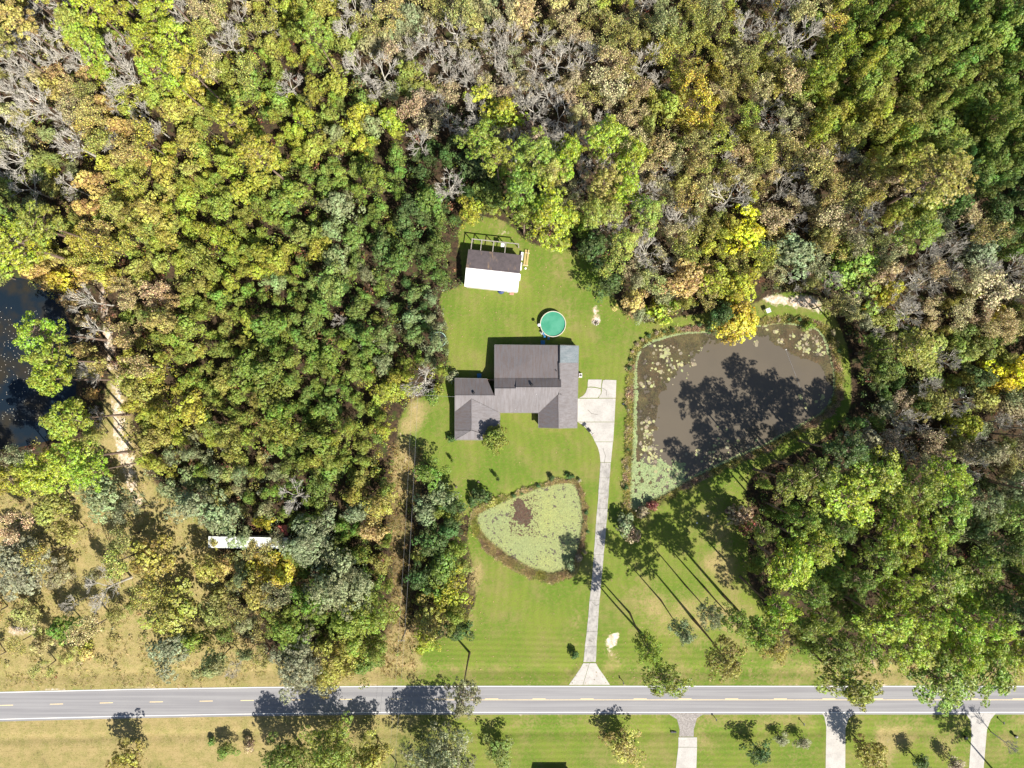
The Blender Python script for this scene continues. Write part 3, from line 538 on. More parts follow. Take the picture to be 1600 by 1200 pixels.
# ================================================================== SURVEYED TREES
HERO = """
1153 500 31 G golden|bright golden yellow round tree leaning over the north bank of the big pond
1127 493 20 B dark green|dark green bush-like tree tucked behind the bright yellow pond tree
1167 365 30 B yellow|yellow-leaved tree in the woods north of the bright yellow pond tree
780 182 38 B yellow-green|large yellow-green tree deep in the woods north of the shed
950 215 30 P lime|lime green pine, topmost of the pine clump north-east of the shed
988 250 26 P lime|lime green pine at the outer east side of the shed pine clump
888 245 25 P lime|lime green pine at the west side of the shed pine clump
838 245 34 P mid|wide mid green pine north of the shed yard
975 302 24 P lime|lime green pine at the foot of the pine clump near the yard
862 340 38 P lime|big lime green pine reaching over the yard right behind the shed
815 300 30 P mid|mid green pine between the shed yard and the yellow-green tree
765 300 24 B green|green tree at the north edge of the shed yard
735 330 20 B yellow-green|yellow-green small tree at the north-west corner of the shed yard
930 385 28 B dark green|dark green tree throwing a long shadow across the back lawn
950 445 22 B dark green|low dark green tree at the lawn edge east of the pool
990 470 20 B orange-brown|orange-tinged small tree at the lawn corner near the big pond
1000 492 13 B grey-green|grey-green wispy small tree at the lawn corner near the big pond
1028 487 18 U lime|bright lime shrub thicket between the woods and the pond lawn
1050 478 14 U lime|smaller lime shrub beside the thicket above the pond lawn
1078 435 34 B orange-brown|orange-brown tree in the woods above the pond lawn
1120 440 28 B yellow-green|pale yellow-green tree between the orange-brown tree and the sandy patch
1160 445 26 B yellow-green|yellow-green tree directly above the bright yellow pond tree
1240 395 36 B grey-green|broad grey-green tree above the sandy patch
1340 420 42 B mid|broad mid green tree east of the sandy patch
1385 455 26 B yellow-green|yellow-green tree at the east side of the broad tree near the sandy patch
1433 365 28 P mid|mid green pine standing among grey leafless trees in the east woods
1470 280 40 P olive|olive pine with wide crown in the north-east woods
1530 395 30 B grey-green|grey-green tree in the east woods near the photo edge
1200 65 18 S olive|thin olive tree beside the twin grey leafless trees
1258 52 30 D pale grey|silver-grey leafless tree, upper one of the north-east pair
1230 70 22 D pale grey|silver-grey leafless tree, lower one of the north-east pair
195 120 28 D pale grey|white-barked leafless tree near the upper left corner
352 62 26 D pale grey|pale leafless tree below the top edge, west part of the woods
110 222 30 D pale grey|spreading pale leafless tree in the upper left woods
55 160 28 D pale grey|pale leafless tree by the left edge of the upper woods
22 240 28 D pale grey|pale leafless tree at the very left edge of the upper woods
75 90 16 D pale grey|small pale leafless tree among olive crowns in the upper left corner
120 95 18 D pale grey|pale leafless tree beside the lime pines in the upper left corner
420 50 14 D pale grey|small pale leafless tree, west of the top middle woods
552 15 20 D pale grey|pale leafless tree touching the top edge of the photo
540 45 18 D pale grey|pale leafless tree just inside the top edge of the woods
598 110 26 D pale grey|pale leafless tree in the north woods, south-west one of the grey group
665 55 22 D pale grey|upright pale leafless tree in the north woods grey group
712 45 24 D pale grey|fan-shaped pale leafless tree in the north woods grey group
737 95 20 D pale grey|dense pale leafless tree in the middle of the north woods grey group
800 60 18 D pale grey|slim pale leafless tree at the east of the north woods grey group
790 110 18 D pale grey|pale leafless tree just north of the large yellow-green tree
870 92 24 D pale grey|twiggy pale leafless tree north of the pine clump
845 55 18 D pale grey|small pale leafless tree north-west of the pine clump
955 130 28 S tan|tan twiggy tree north of the lime pine clump
835 170 24 D pale grey|pale leafless tree between the yellow-green tree and the pines
700 290 26 D pale grey|pale leafless tree at the dark gap north-west of the shed
660 597 26 D pale grey|low pale leafless bush-like tree beside the utility pole west of the house
675 620 10 U green|green shrub under the pale leafless bush by the utility pole
685 610 8 U mid|small green shrub at the lawn side of the pale leafless bush
458 780 22 D pale grey|purplish-grey leafless tree between green crowns in the south-west woods
530 500 10 D pale grey|tiny white leafless tree deep in the woods west of the pool
968 350 20 D pale grey|pale leafless tree at the woods edge east of the shed yard
1013 392 24 D pale grey|grey leafless tree in the woods east of the back lawn
1148 305 28 D pale grey|pale leafless tree north of the yellow woods tree
1065 340 26 D pale grey|pale leafless tree between the pine clump and the yellow woods tree
1035 300 20 S tan|tan twiggy tree just east of the pine clump
1352 350 24 D pale grey|pinkish grey leafless tree in the east woods
1310 330 30 S tan|tan thin-leaved tree west of the pinkish grey leafless tree
1450 405 22 D pale grey|pale leafless tree in the middle of the east woods
1412 445 28 D pale grey|brown-grey leafless tree south of the east woods pine
1490 430 20 D pale grey|pale leafless tree in the east woods, beside the tan ones
1555 450 34 S tan|wide tan thin-leaved tree by the right edge
1590 420 22 D pale grey|pale leafless tree at the right edge of the photo
1430 305 20 D pale grey|pale leafless tree hugging the olive wide-crowned pine
130 468 24 D pale grey|pale leafless tree leaning to the left pond
140 515 18 D pale grey|white leafless tree on the left pond bank above the pines
140 585 18 D pale grey|white leafless tree on the left pond bank below the pines
150 650 14 D pale grey|small white leafless tree at the lower left pond bank
22 385 42 P lime|large lime pine at the left edge above the left pond
60 350 26 P mid|mid green pine on the north shore of the left pond
62 520 28 P lime|lime green pine over the left pond, topmost of the bank row
82 560 30 P lime|lime green pine over the left pond, second of the bank row
80 592 24 P lime|lime green pine over the left pond, third of the bank row
105 655 30 P lime|lime green pine over the left pond, lowest of the bank row
112 722 34 P lime|wide lime pine south of the left pond
70 740 34 P yellow-green|yellow-green pine south of the left pond by the left edge
145 738 22 P lime|lime pine with its shadow on the dirt track
20 745 28 P yellow-green|yellow-green pine at the left edge south of the left pond
97 437 20 B golden|golden orange tree at the upper shore of the left pond
75 440 14 B orange-brown|orange-brown small tree at the upper shore of the left pond
135 425 18 B orange-brown|orange-brown tree east of the left pond shore
160 775 36 B grey-green|grey-green tree where the dirt track meets the dry field
32 885 44 B grey-green|grey-green tree in the dry field by the left edge
95 980 20 B green|green tree in the dry field, with a dark shadow beside it
135 1022 11 U orange-brown|rust and olive shrub in the dry field near the road
130 1012 10 U olive|olive shrub behind the rust shrub near the road
80 790 32 B olive|olive tree at the top of the dry field
235 880 36 B olive|olive tree at the centre of the dry field
180 880 24 S olive|thin olive tree in the dry field
270 960 38 B olive|olive tree in the dry field close to the road verge
230 930 24 S olive|thin-leaved tree beside the fallen pale branches
268 1015 32 B grey-green|grey-green tree at the field corner by the road verge
305 1000 20 B mid|mid green tree at the field corner by the road verge
320 890 22 B olive|olive tree between the dry field and the trailer
60 870 20 S olive|thin olive tree in the upper dry field
20 820 22 S tan|tan thin tree at the left edge of the dry field
160 925 26 D pale grey|fallen-looking pale leafless tree in the dry field
365 1045 12 D pale grey|small pale leafless tree near the road verge
350 990 14 B green|small green tree near the road verge by the pale leafless one
345 810 32 B grey-green|grey-green tree just above the old trailer
300 790 28 B grey-green|grey-green tree above and west of the old trailer
405 890 30 B*.6 golden|golden orange tree just below the old trailer
400 925 26 B olive|olive tree below the golden tree by the old trailer
352 884 20 B*.6 orange-brown|orange-brown tree at the foot of the old trailer
443 896 26 B*.6 golden|golden tree beside the big oaks near the trailer
432 842 13 B*.8 grey-green|grey-green small crown over the east end of the trailer roof
335 848 8 B*.7 olive|olive small crown over the west end of the trailer roof
381 838 12 B*.7 grey-green|grey-green sapling crown over the middle of the trailer roof
408 815 13 B golden|small golden tree against the red shed roof
486 846 40 O*.8 grey-green|grey-green oak east of the red-roofed shed
535 920 48 O grey-green|large grey-green oak in the middle of the road-side oak cluster
560 970 44 O mid|mid green oak at the east of the road-side oak cluster
450 985 34 O mid|mid green oak at the west of the road-side oak cluster
470 1040 42 O grey-green|grey-green oak overhanging the road edge
530 1035 38 O olive|olive oak beside the overhanging one at the road
570 1035 22 B green|green tree at the road edge beside the oaks
580 830 20 B orange-brown|orange-brown tree west of the utility line
590 790 24 B olive|olive tree west of the utility line
560 800 22 B grey-green|grey-green tree west of the utility line near the leafless one
672 740 22 B green|green tree at the yard corner beside the utility line
690 775 20 B grey-green|grey-green tree between yard corner and small pond
705 790 18 B dark green|dark green tree close to the west tip of the small pond
700 830 20 B dark green|dark green tree under the west tip of the small pond
665 800 22 B grey-green|grey-green tree on the west side of the utility line opening
675 850 26 B dark green|dark green tree on the strip west of the front lawn
690 895 32 B green|green tree at the west edge of the front lawn
700 930 28 B yellow-green|yellow-green tree at the west edge of the front lawn
672 970 26 B olive|olive tree at the west edge of the front lawn
665 1000 18 B yellow-green|yellow-green low tree where the front lawn meets the verge
655 905 20 B dark green|dark green tree in the strip beside the utility line
715 985 20 B dark green|dark green tree at the foot of the lone road-side pine
723 1088 24 P grey-green|lone thin pine leaning out over the road west of the driveway
1040 1058 28 P mid|mid green pine over the road, east of the driveway
1012 1012 20 P mid|mid green pine just east of the driveway mouth
1065 985 17 P grey-green|small-crowned pine at the meadow, nearest the driveway
1130 1028 26 P olive|olive pine above the grassy verge
1110 960 18 P grey-green|grey-green pine in the meadow row, second from the driveway
1150 970 22 P mid|mid green pine in the meadow row, third from the driveway
1185 985 26 P mid|mid green pine at the east end of the meadow row
1215 950 24 P lime|lime pine at the meadow's lower east edge
1205 1005 22 P olive|olive pine at the east end of the grassy verge
1235 885 36 P lime|wide lime pine on the east edge of the meadow
1275 855 30 P lime|lime pine behind the wide meadow-edge pine
1322 780 40 P lime|wide bright lime pine south-east of the big pond
1370 740 38 P lime|bright lime pine east of the big pond's south bank
1400 825 26 P lime|lime pine in the south-east stand, among the bright tops
1480 790 36 P mid|mid green pine in the south-east stand
1480 740 26 P lime|lime pine north in the south-east stand
1375 870 28 P mid|mid green pine in the centre of the south-east stand
1325 1068 36 P mid|mid green pine reaching over the road edge
1420 1010 34 P lime|lime pine in the lower south-east stand
1385 975 36 P lime|lime pine beside the bright lower stand
1470 1060 44 P mid|wide mid green pine over the road
1545 1050 34 P mid|mid green pine near the road in the corner stand
1500 980 30 P lime|lime pine in the corner stand
1550 975 26 P lime|lime pine by the right edge in the corner stand
1470 900 34 P mid|mid green pine at the heart of the corner stand
1585 588 28 B yellow|golden yellow tree at the right edge
1560 600 16 B golden|golden small tree next to the yellow one at the right edge
1510 665 24 B yellow-green|yellow-green tree below the ruined hut
1425 545 26 P olive|olive pine in the dark east woods near the pond
1440 545 30 B olive|olive tree in the dark east woods
1352 502 13 B grey-green|pale grey-green tree at the woods edge by the pond's north-east corner
774 687 18 G mid|round green ornamental tree at the south-west corner of the house
706 685 6 U dark green|dark shrub at the south-west house corner
706 588 8 U grey-green|small feathery shrub at the north-west house corner
750 775 12 U dark green|dark rounded shrub on the lawn above the small pond
768 785 8 U olive|olive shrub beside the dark rounded shrub above the small pond
737 786 6 U dark green|tiny dark shrub at the pond's west corner
862 747 5 U dark green|tiny dark shrub at the top bank of the small pond
890 745 5 U dark green|tiny dark shrub at the top corner of the small pond
891 884 8 U grey-green|grey-green shrub at the lower right bank of the small pond
905 872 6 U brown|brown shrub beside the lower bank of the small pond
976 820 14 U grey-green|grey-green clump at the south-west tip of the big pond
990 835 12 U brown|brown shrub at the south-west tip of the big pond
1005 800 10 U brown|russet shrub on the south-west bank of the big pond
1020 790 8 U red|red-leaved shrub on the south-west bank of the big pond
1155 805 16 U brown|brown brush pile shrub in the meadow shade
1172 820 13 U red|reddish brush in the meadow shade
1265 508 8 U mid|little shrub on the north bank near the pond's corner
898 1023 7 U dark green|small shrub beside the driveway mouth
619 550 6 U red|small red-leaved shrub at the woods edge
690 1190 48 O grey-green|grey-green oak across the road, beside the utility line
520 1180 44 O mid|mid green oak across the road in the roadside thicket
450 1195 40 O green|green oak across the road, west in the thicket
580 1185 26 B olive|olive tree across the road between two oaks
975 1168 27 B*.55 olive|twiggy olive tree on the south lawn west of the gravel drive
780 1176 22 B*.5 green|green tree on the south lawn, alone
1187 1178 18 B*.7 dark green|dark green bushy tree between two south driveways
1223 1158 9 Y*.38 grey-green|thin grey-green sapling, left of two on the south lawn
1256 1162 9 Y*.42 grey-green|thin grey-green sapling, right of two on the south lawn
1362 1180 24 B*.8 olive|olive tree shading the middle south driveway
1440 1192 11 Y*.5 dark green|dark young tree on the south lawn, with a pointed shadow
1494 1196 11 Y*.45 brown|young brownish tree on the south lawn at the bottom edge
1582 1168 11 D pale grey|pinkish leafless crape tree in the bottom right corner
198 1188 26 B*.8 olive|olive tree on the south verge near the bottom left corner
352 1172 14 B*.6 green|small green tree on the dry south verge
330 1160 6 U green|small bush on the dry south verge
389 1165 9 U brown|brown bush on the dry south verge
1700 1330 26 P mid|tall pine outside the corner whose shadow crosses the road
"""
for ln in HERO.strip().split('\n'):
    a, lab = ln.split('|'); p = a.split(); tint_ = ' '.join(p[4:])
    if p[3][0] == 'D' : tint_ = 'pale grey'
    kd_, _, hs_ = p[3].partition('*'); tree(float(p[0]), float(p[1]), float(p[2]), kd_, tint_, lab, jit=.05, hs=float(hs_ or 1))
def foot(px, py, h=20.0): k = CAMH / (CAMH - h); return (800 + (px - 800) * k, 600 + (py - 600) * k)
rgt = random.Random(3)
ordt = ['first', 'second', 'third', 'fourth', 'fifth', 'sixth', 'seventh', 'eighth', 'ninth', 'tenth', 'eleventh', 'twelfth', 'thirteenth', 'fourteenth', 'fifteenth', 'sixteenth', 'seventeenth', 'eighteenth', 'nineteenth', 'twentieth']
TUS = [(982, 612), (981, 640), (980, 668), (981, 702), (983, 575), (985, 562), (988, 549), (995, 538), (1003, 531), (1013, 525), (1025, 520), (1037, 518), (1050, 516), (1066, 514), (1080, 510), (1092, 508), (979, 730), (978, 760), (841, 759), (830, 764), (815, 771), (803, 774), (896, 744), (760, 786), (905, 750), (916, 800), (918, 830), (914, 862), (1216, 500), (1232, 499), (1248, 499), (1300, 520), (1309, 548)]
for i_, (a, b) in enumerate(TUS):
    k_ = 'small' if b < 790 and a < 930 or a < 930 else 'big'
    sec = ('top bank' if b < 780 else 'east bank') if k_ == 'small' else ('west bank' if a < 984.5 else 'north bank')
    n_t = sorted(t_ for t_ in TUS if ((t_[0] < 930) == (a < 930)) and ((('top bank' if t_[1] < 780 else 'east bank') if t_[0] < 930 else ('west bank' if t_[0] < 984.5 else 'north bank')) == sec)); n_t.sort(key=lambda q: q[1] if sec in ('west bank', 'east bank') else q[0])
    o = tree(a, b, rgt.uniform(2.2, 4.2), 'U', rgt.choice(['dark green', 'dark green', 'brown']), 'low tussock on the ' + k_ + ' pond ' + sec + ', ' + ordt[n_t.index((a, b))] + (' from the top' if sec in ('west bank', 'east bank') else ' from the left'), grounded=True, name='tussock'); o['category'] = 'tussock'; o['group'] = 'tussocks on the ' + k_ + ' pond bank'
for (fx_, fy_, r_, t_, lab) in [(1256, 690, 27, 'dark green', 'dark green pine on the south bank of the big pond, farthest east'), (1184, 735, 28, 'mid', 'pine on the south bank whose shadow reaches mid pond'), (1215, 722, 26, 'green', 'pine between two others on the south bank of the big pond'), (1140, 800, 18, 'green', 'thin pine standing in the meadow below the pond bank')]:
    q = foot(fx_, fy_); tree(q[0], q[1], r_, 'P', t_, lab, jit=.05)

# ================================================================== THE WOODS: one tree after another, by surveyed stand
ST = """60 50 P3B4D2 olive yellow-green tan|200 50 P6D2B2 lime yellow-green|350 40 D3S4B3 olive tan yellow-green|480 60 B6P2D1 mid olive yellow-green|600 60 D3S3B5 olive tan grey-green|720 60 D3S4B4 tan olive grey-green
850 60 D2S5B4 tan olive|980 50 S7B2D1 olive tan yellow-green|1100 50 S6B3 olive yellow-green grey-green|1230 50 D2S5B2 olive tan golden mid|1350 60 Y6B3S1 mid yellow-green green|1480 60 Y6B3 mid green olive|1580 60 Y6B3 mid green
60 180 D4S4B2 tan orange-brown olive|200 190 B5D1S2 olive orange-brown yellow-green|320 170 B7P2 yellow-green mid olive|450 160 B7 mid green yellow-green|540 190 B7 mid grey-green yellow-green|610 150 D2B5 green olive|720 150 D4S3B2 tan brown|850 160 D3S4B2 tan brown|960 150 D2S5B2 tan olive
1080 130 S5B3 mid olive golden|1200 150 S5B2D1 olive yellow-green tan|1330 170 Y6B3 mid yellow-green olive|1470 160 Y6B3 mid green olive|1580 200 Y6B3 green mid
50 300 B6P2D1 olive grey-green mid|180 280 B7S1 yellow-green orange-brown olive|320 250 B8 yellow-green mid|430 210 B8 yellow-green yellow-green mid|600 205 B8 yellow-green lime|460 300 B8 mid green|600 300 B8 green mid|680 250 B5 dark_green dark_green|820 290 P5B2 mid lime|960 290 P3D2S2 lime tan|1060 260 D2S5B2 tan olive|1180 280 S6D2 olive tan yellow-green|1300 270 D2S5 tan olive|1420 230 Y5B3 mid olive yellow-green|1550 300 B6Y2 dark_green dark_green green
130 370 B6S2 olive yellow-green orange-brown|250 380 B8 olive yellow-green mid|400 390 B8 mid yellow-green|540 400 B8 green mid grey-green|650 400 B8 green dark_green|1010 430 D3S2B3 tan olive grey-green|1130 400 S3B5 yellow-green olive|1230 340 S5D2B2 tan olive|1340 390 D2S5B2 tan grey-green olive|1450 440 D3S4B2 tan|1560 460 S5D2B2 tan olive
180 480 B5S3 olive orange-brown tan|300 500 B8 olive yellow-green mid|430 500 B8 mid green|560 500 B8 green dark_green mid|640 500 B7 grey-green green|220 560 B7 yellow-green olive orange-brown|1380 600 P3B5 dark_green green|1460 600 B6D1 dark_green olive|1540 540 B6 dark_green olive golden
250 660 B8 olive yellow-green|380 640 B8 mid olive|520 620 B8 mid green|600 620 B8 yellow-green mid|300 730 B8 olive grey-green|450 710 B8 green mid|560 700 B8 yellow-green mid olive|1330 680 P3B4 green dark_green|1430 680 D3S3B3 brown grey-green|1540 700 B6D2S2 grey-green brown olive
350 760 B6 grey-green olive|480 780 B6 green mid|560 860 B6 mid green|1260 790 P6B2 mid green|1400 790 P7B2 lime mid|1540 800 P5B3 mid dark_green grey-green
1300 900 P6B2 mid green|1430 900 P7B2 lime mid|1560 900 P5B3 dark_green mid|1290 980 P6B2 green mid|1400 1000 P7B1 lime mid|1530 1030 P6B2 mid lime|620 870 B5 mid olive|60 890 S3B5D1 olive grey-green tan|200 860 S3B5 olive grey-green|210 970 S3B5D1 olive grey-green mid|330 930 S3B5 olive grey-green|60 1000 S2B2 olive tan"""
AN = []
for a in ST.replace('\n', '|').split('|'):
    p = a.split(); ks = p[2]; lst = []
    for i in range(0, len(ks), 2): lst += [ks[i]] * int(ks[i + 1])
    AN.append((float(p[0]), float(p[1]), lst, [t.replace('_', ' ') for t in p[3:]]))
AX = np.array([a[0] for a in AN]); AY = np.array([a[1] for a in AN])
def stand(px, py):
    d = np.hypot(AX - px + random.gauss(0, 26), AY - py + random.gauss(0, 26)); return AN[int(np.argmin(d))]
CLs = smooth_poly(CLEAR, 1)
def blocked(px, py, r):
    a = np.arange(8) / 8 * 2 * PI; X = np.r_[px, px + np.cos(a) * r * .82]; Y = np.r_[py, py + np.sin(a) * r * .82]
    if inpoly(X, Y, CLs).any() or (Y > 1058 + (9 if px < 300 else 0)).any(): return True
    if inpoly(X, Y, [(-90, 445), (70, 452), (100, 500), (112, 600), (80, 690), (-90, 705)]).any(): return True
    if inpoly(X, Y, PATHV).any() or inpoly(X, Y, [(620, 700), (646, 700), (645, 780), (636, 860), (638, 960), (646, 1010), (646, 1075), (608, 1075), (610, 1000), (616, 900), (614, 780)]).any(): return True
    if inpoly(X[:1], Y[:1], [(322, 828), (470, 820), (470, 856), (322, 858)]).any(): return True
    if inpoly(X[:1], Y[:1], [(1495, 600), (1535, 600), (1535, 625), (1495, 625)]).any(): return True
    return False
RAD = {'B': (10, 28), 'P': (20, 29), 'Y': (9, 14), 'D': (14, 23), 'S': (14, 22), 'O': (35, 45)}
GRID = {}
def near(px, py, r, kf):
    gi, gj = int(px // 40), int(py // 40)
    for i in range(gi - 2, gi + 3):
        for j in range(gj - 2, gj + 3):
            for (x, y, rr) in GRID.get((i, j), ()):
                if (x - px) ** 2 + (y - py) ** 2 < (kf * (r + rr)) ** 2: return True
    return False
def gadd(px, py, r): GRID.setdefault((int(px // 40), int(py // 40)), []).append((px, py, r))
for t in TREES: gadd(t[0], t[1], t[2] * .95)
cnt = {}
for it in range(17000):
    px = random.uniform(-70, 1670); py = random.uniform(-70, 1075)
    a = stand(px, py); kd = random.choice(a[2]); r = RAD[kd][0] + (RAD[kd][1] - RAD[kd][0]) * random.random() ** (1.7 if kd == 'B' else 1); fieldy = inpoly([px], [py], FIELD)[0] or (px < 330 and py > 860)
    if fieldy and random.random() > .11: continue
    kf = (.66 if it < 6000 else .58) if not fieldy else .8
    if blocked(px, py, r) or near(px, py, r, kf * (1.22 if kd == 'P' and px > 1000 and py > 600 else 1)): continue
    if cnt.get(kd, 0) > {'B': 900, 'P': 160, 'Y': 290, 'D': 200, 'S': 280}[kd]: continue
    if kd == 'P':
        bx_, by_ = 800 + (px - 800) * .875, 600 + (py - 600) * .875; qx, qy = bx_ - 76, by_ - 89
        if inpoly([bx_], [by_], CLs)[0] or (1120 < qx < 1345 and 480 < qy < 640): continue
    if kd in 'BSD' and px > 1300 and 480 < py < 640 and inpoly([px - 40], [py - 45], CLs)[0]: continue
    tn = random.choice(a[3])
    if kd == 'B' and px < 700: r *= .86
    if kd == 'B' and r < 14.5 and tn in ('olive', 'yellow-green') and random.random() < .35: tn = 'mid'
    if kd == 'D': tn = 'pale grey'
    if kd == 'P' and tn in ('tan', 'orange-brown', 'brown'): tn = 'olive'
    pl_m = None if kd == 'D' else np.mean([TINT[q] for q in a[3] if q != 'pale grey'] or [TINT[tn]], 0); tree(px, py, r, kd, tn, pull=pl_m, hs=random.choice([.7, .8, .9, 1.0, 1.1, 1.3, 1.5]) if kd in 'BYS' else random.uniform(.9, 1.1)); gadd(px, py, r); cnt[kd] = cnt.get(kd, 0) + 1

# labels for the trees of the woods: counted outward from something one can find
LM = [(770, 405, 'the white-roofed shed'), (863, 507, 'the round pool'), (1155, 503, 'the bright yellow pond tree'), (825, 825, 'the small green pond'), (1040, 600, 'the big brown pond'), (60, 570, 'the left pond'), (437, 830, 'the red-roofed shed'), (1250, 470, 'the sandy patch'), (1513, 612, 'the ruined hut'), (650, 617, 'the pale bush by the pole'), (0, 0, 'the upper left corner'), (400, 0, 'the top edge quarter point'), (800, 0, 'the top edge middle'), (1200, 0, 'the top edge three-quarter point'), (1600, 0, 'the upper right corner'), (1600, 300, 'the right edge quarter point'), (1600, 700, 'the right edge middle'), (1600, 1100, 'the lower right corner'), (195, 660, 'the dirt track'), (460, 780, 'the purplish leafless tree'), (780, 182, 'the large yellow-green tree'), (955, 240, 'the lime pine clump'), (1245, 60, 'the silver-grey leafless pair'), (1167, 365, 'the yellow woods tree'), (1433, 365, 'the east woods pine'), (530, 500, 'the tiny white leafless tree'), (110, 222, 'the spreading pale tree'), (1370, 740, 'the bright lime pines'), (530, 950, 'the roadside oaks'), (200, 900, 'the dry field')]
OCT = ['to the right of', 'up and right from', 'above', 'up and left from', 'to the left of', 'down and left from', 'below', 'down and right from']
def ordinal(i):
    if i < len(ORD): return ORD[i]
    t = {2: 'twenty', 3: 'thirty', 4: 'forty'}[(i + 1) // 10] if i > 18 else ''
    return ['seventeenth', 'eighteenth', 'nineteenth'][i - 16] if i < 19 else (['twentieth', 'thirtieth', 'fortieth'][(i + 1) // 10 - 2] if (i + 1) % 10 == 0 else t + '-' + ['first'] .__add__(ORD[1:9])[(i + 1) % 10 - 1])
ORD = ['nearest', 'second', 'third', 'fourth', 'fifth', 'sixth', 'seventh', 'eighth', 'ninth', 'tenth', 'eleventh', 'twelfth', 'thirteenth', 'fourteenth', 'fifteenth', 'sixteenth']
bins = {}
for t in TREES:
    if 'label' in t[5]: continue
    d, j = min(((math.hypot(t[0] - a, t[1] - b), j) for j, (a, b, _) in enumerate(LM)))
    o = int(((math.degrees(math.atan2(LM[j][1] - t[1], t[0] - LM[j][0])) + 22.5) % 360) // 45); bins.setdefault((j, o, t[3], t[4]), []).append((d, t))
for (j, o, k, tn), lst in bins.items():
    lst.sort(key=lambda q: q[0]); noun = NOUN[k] if k == 'D' else WORD.get(tn, tn) + ' ' + NOUN[k]
    for i, (d, t) in enumerate(lst): t[5]['label'] = (('pale ' if k == 'D' else '') + noun + ((', the one ' if len(lst) == 1 else ', ' + ordinal(i) + ' ')) + OCT[o] + ' ' + LM[j][2])

# ================================================================== UNDERGROWTH, REEDS, GRASS (uncountable)
def undergrowth():
    C = []; Nn = []; V = []; T = []; S = []; rg = np.random.default_rng(77); k = 0
    for it in range(15000):
        px, py = rg.uniform(-60, 1660), rg.uniform(-60, 1062); 
        if k > 5600: break
        if inpoly([px], [py], CLs)[0] or inpoly([px], [py], LEFT_POND)[0] or inpoly([px], [py], PATH)[0]: continue
        fl = inpoly([px], [py], FIELD)[0]; st = inpoly([px], [py], STRIP)[0]
        if fl and rg.random() < .62: continue
        if st and rg.random() < .75: continue
        if py > 1040 and (rg.random() < .8 or 640 < px < 1290): continue
        if 322 < px < 470 and 822 < py < 860: continue
        h = rg.uniform(.5, 1.3) if (fl or st) else rg.uniform(.8, 5.0); r = rg.uniform(.6, 1.7) * (.7 if fl or st else 1); n_ = int(46 * (r / 1.1) ** 1.3)
        tn = random.choice(stand(px, py)[3]); c = np.array(TINT[tn if tn != 'pale grey' else 'tan']) * rg.uniform(.55, .9)
        if rg.random() < .1: c = np.array((.22, .11, .06))
        if fl and rg.random() < .4: c = np.array((.24, .2, .07))
        p = np.array([(px - 800) / 6, (600 - py) / 6, h]); d = unit(rg.normal(size=(n_, 3))); d[:, 2] = np.abs(d[:, 2])
        C.append(p + d * np.array([r, r, min(r, h) * .8]) * rg.uniform(.6, 1.05, (n_, 1))); Nn.append(unit(d + rg.normal(size=(n_, 3)) * .6)); S.append(rg.uniform(.13, .27, n_)); T.append(np.repeat(c[None], n_, 0)); V.append(rg.random((n_, 3))); k += 1
    C = np.concatenate(C); v, f, va = cards(C, np.concatenate(Nn), np.concatenate(S), .75, np.c_[np.concatenate(V), np.ones(len(C))])
    T = np.repeat(np.c_[np.concatenate(T), np.ones(len(C))], 4, 0)
    return np_mesh('undergrowth', v, f, M_STUFFLEAF, False, {'leafvar': ('FLOAT_COLOR', va), 'tint': ('FLOAT_COLOR', T)})
tag(link('undergrowth', undergrowth()), 'leafy undergrowth and brambles filling the floor of the woods', 'undergrowth', kind='stuff')
def blades(name, X, Y, H, colr, per=8, wd=.045, spread=.3):
    k = len(X); X = np.repeat(X, per); Y = np.repeat(Y, per); H = np.repeat(H, per) * RNG.uniform(.6, 1.2, k * per); colr = np.repeat(colr, per, 0)
    bx = (X - 800) / 6 + RNG.normal(0, spread * .5, k * per); by = (600 - Y) / 6 + RNG.normal(0, spread * .5, k * per); bz = ground_z(X, Y)
    a = RNG.random(k * per) * 6.28; ln = RNG.uniform(.2, .9, k * per) * H; w_ = wd * RNG.uniform(.7, 1.5, k * per)
    p0 = np.stack([bx - np.sin(a) * w_, by + np.cos(a) * w_, bz], -1); p1 = np.stack([bx + np.sin(a) * w_, by - np.cos(a) * w_, bz], -1); p2 = np.stack([bx + np.cos(a) * ln, by + np.sin(a) * ln, bz + H], -1)
    v = np.stack([p0, p1, p2], 1).reshape(-1, 3); f = np.arange(len(v)).reshape(-1, 3); va = np.repeat(np.c_[RNG.random((k * per, 3)), np.ones(k * per)], 3, 0)
    return np_mesh(name, v, f, M_GRASS, False, {'leafvar': ('FLOAT_COLOR', va), 'tint': ('FLOAT_COLOR', np.repeat(np.c_[colr, np.ones(len(colr))], 3, 0))})
def bank(poly, w_of, n_, pal, name, label, hh=(.4, 1.0)):
    xs_ = [p[0] for p in poly]; ys_ = [p[1] for p in poly]; X = RNG.uniform(min(xs_) - 26, max(xs_) + 26, n_ * 12); Y = RNG.uniform(min(ys_) - 26, max(ys_) + 26, n_ * 12)
    d = edge_dist(X, Y, poly); out = ~inpoly(X, Y, poly); wv = w_of(X, Y); k = (out & (d < wv)) | (~out & (d < 1.2)); X, Y = X[k][:n_], Y[k][:n_]
    if name.startswith('big'): q = ~((X > 1125) & (X < 1180) & (Y < 520)); X, Y = X[q], Y[q]
    pl = np.array(pal); c = pl[np.clip((fbm(X, Y, 16, 11) * 1.5 - .25) * len(pl) + RNG.uniform(-.9, .9, len(X)), 0, len(pl) - 1).astype(int)] * RNG.uniform(.75, 1.25, (len(X), 1))
    tag(link(name, blades(name, X, Y, RNG.uniform(*hh, len(X)), c)), label, 'reeds', kind='stuff')
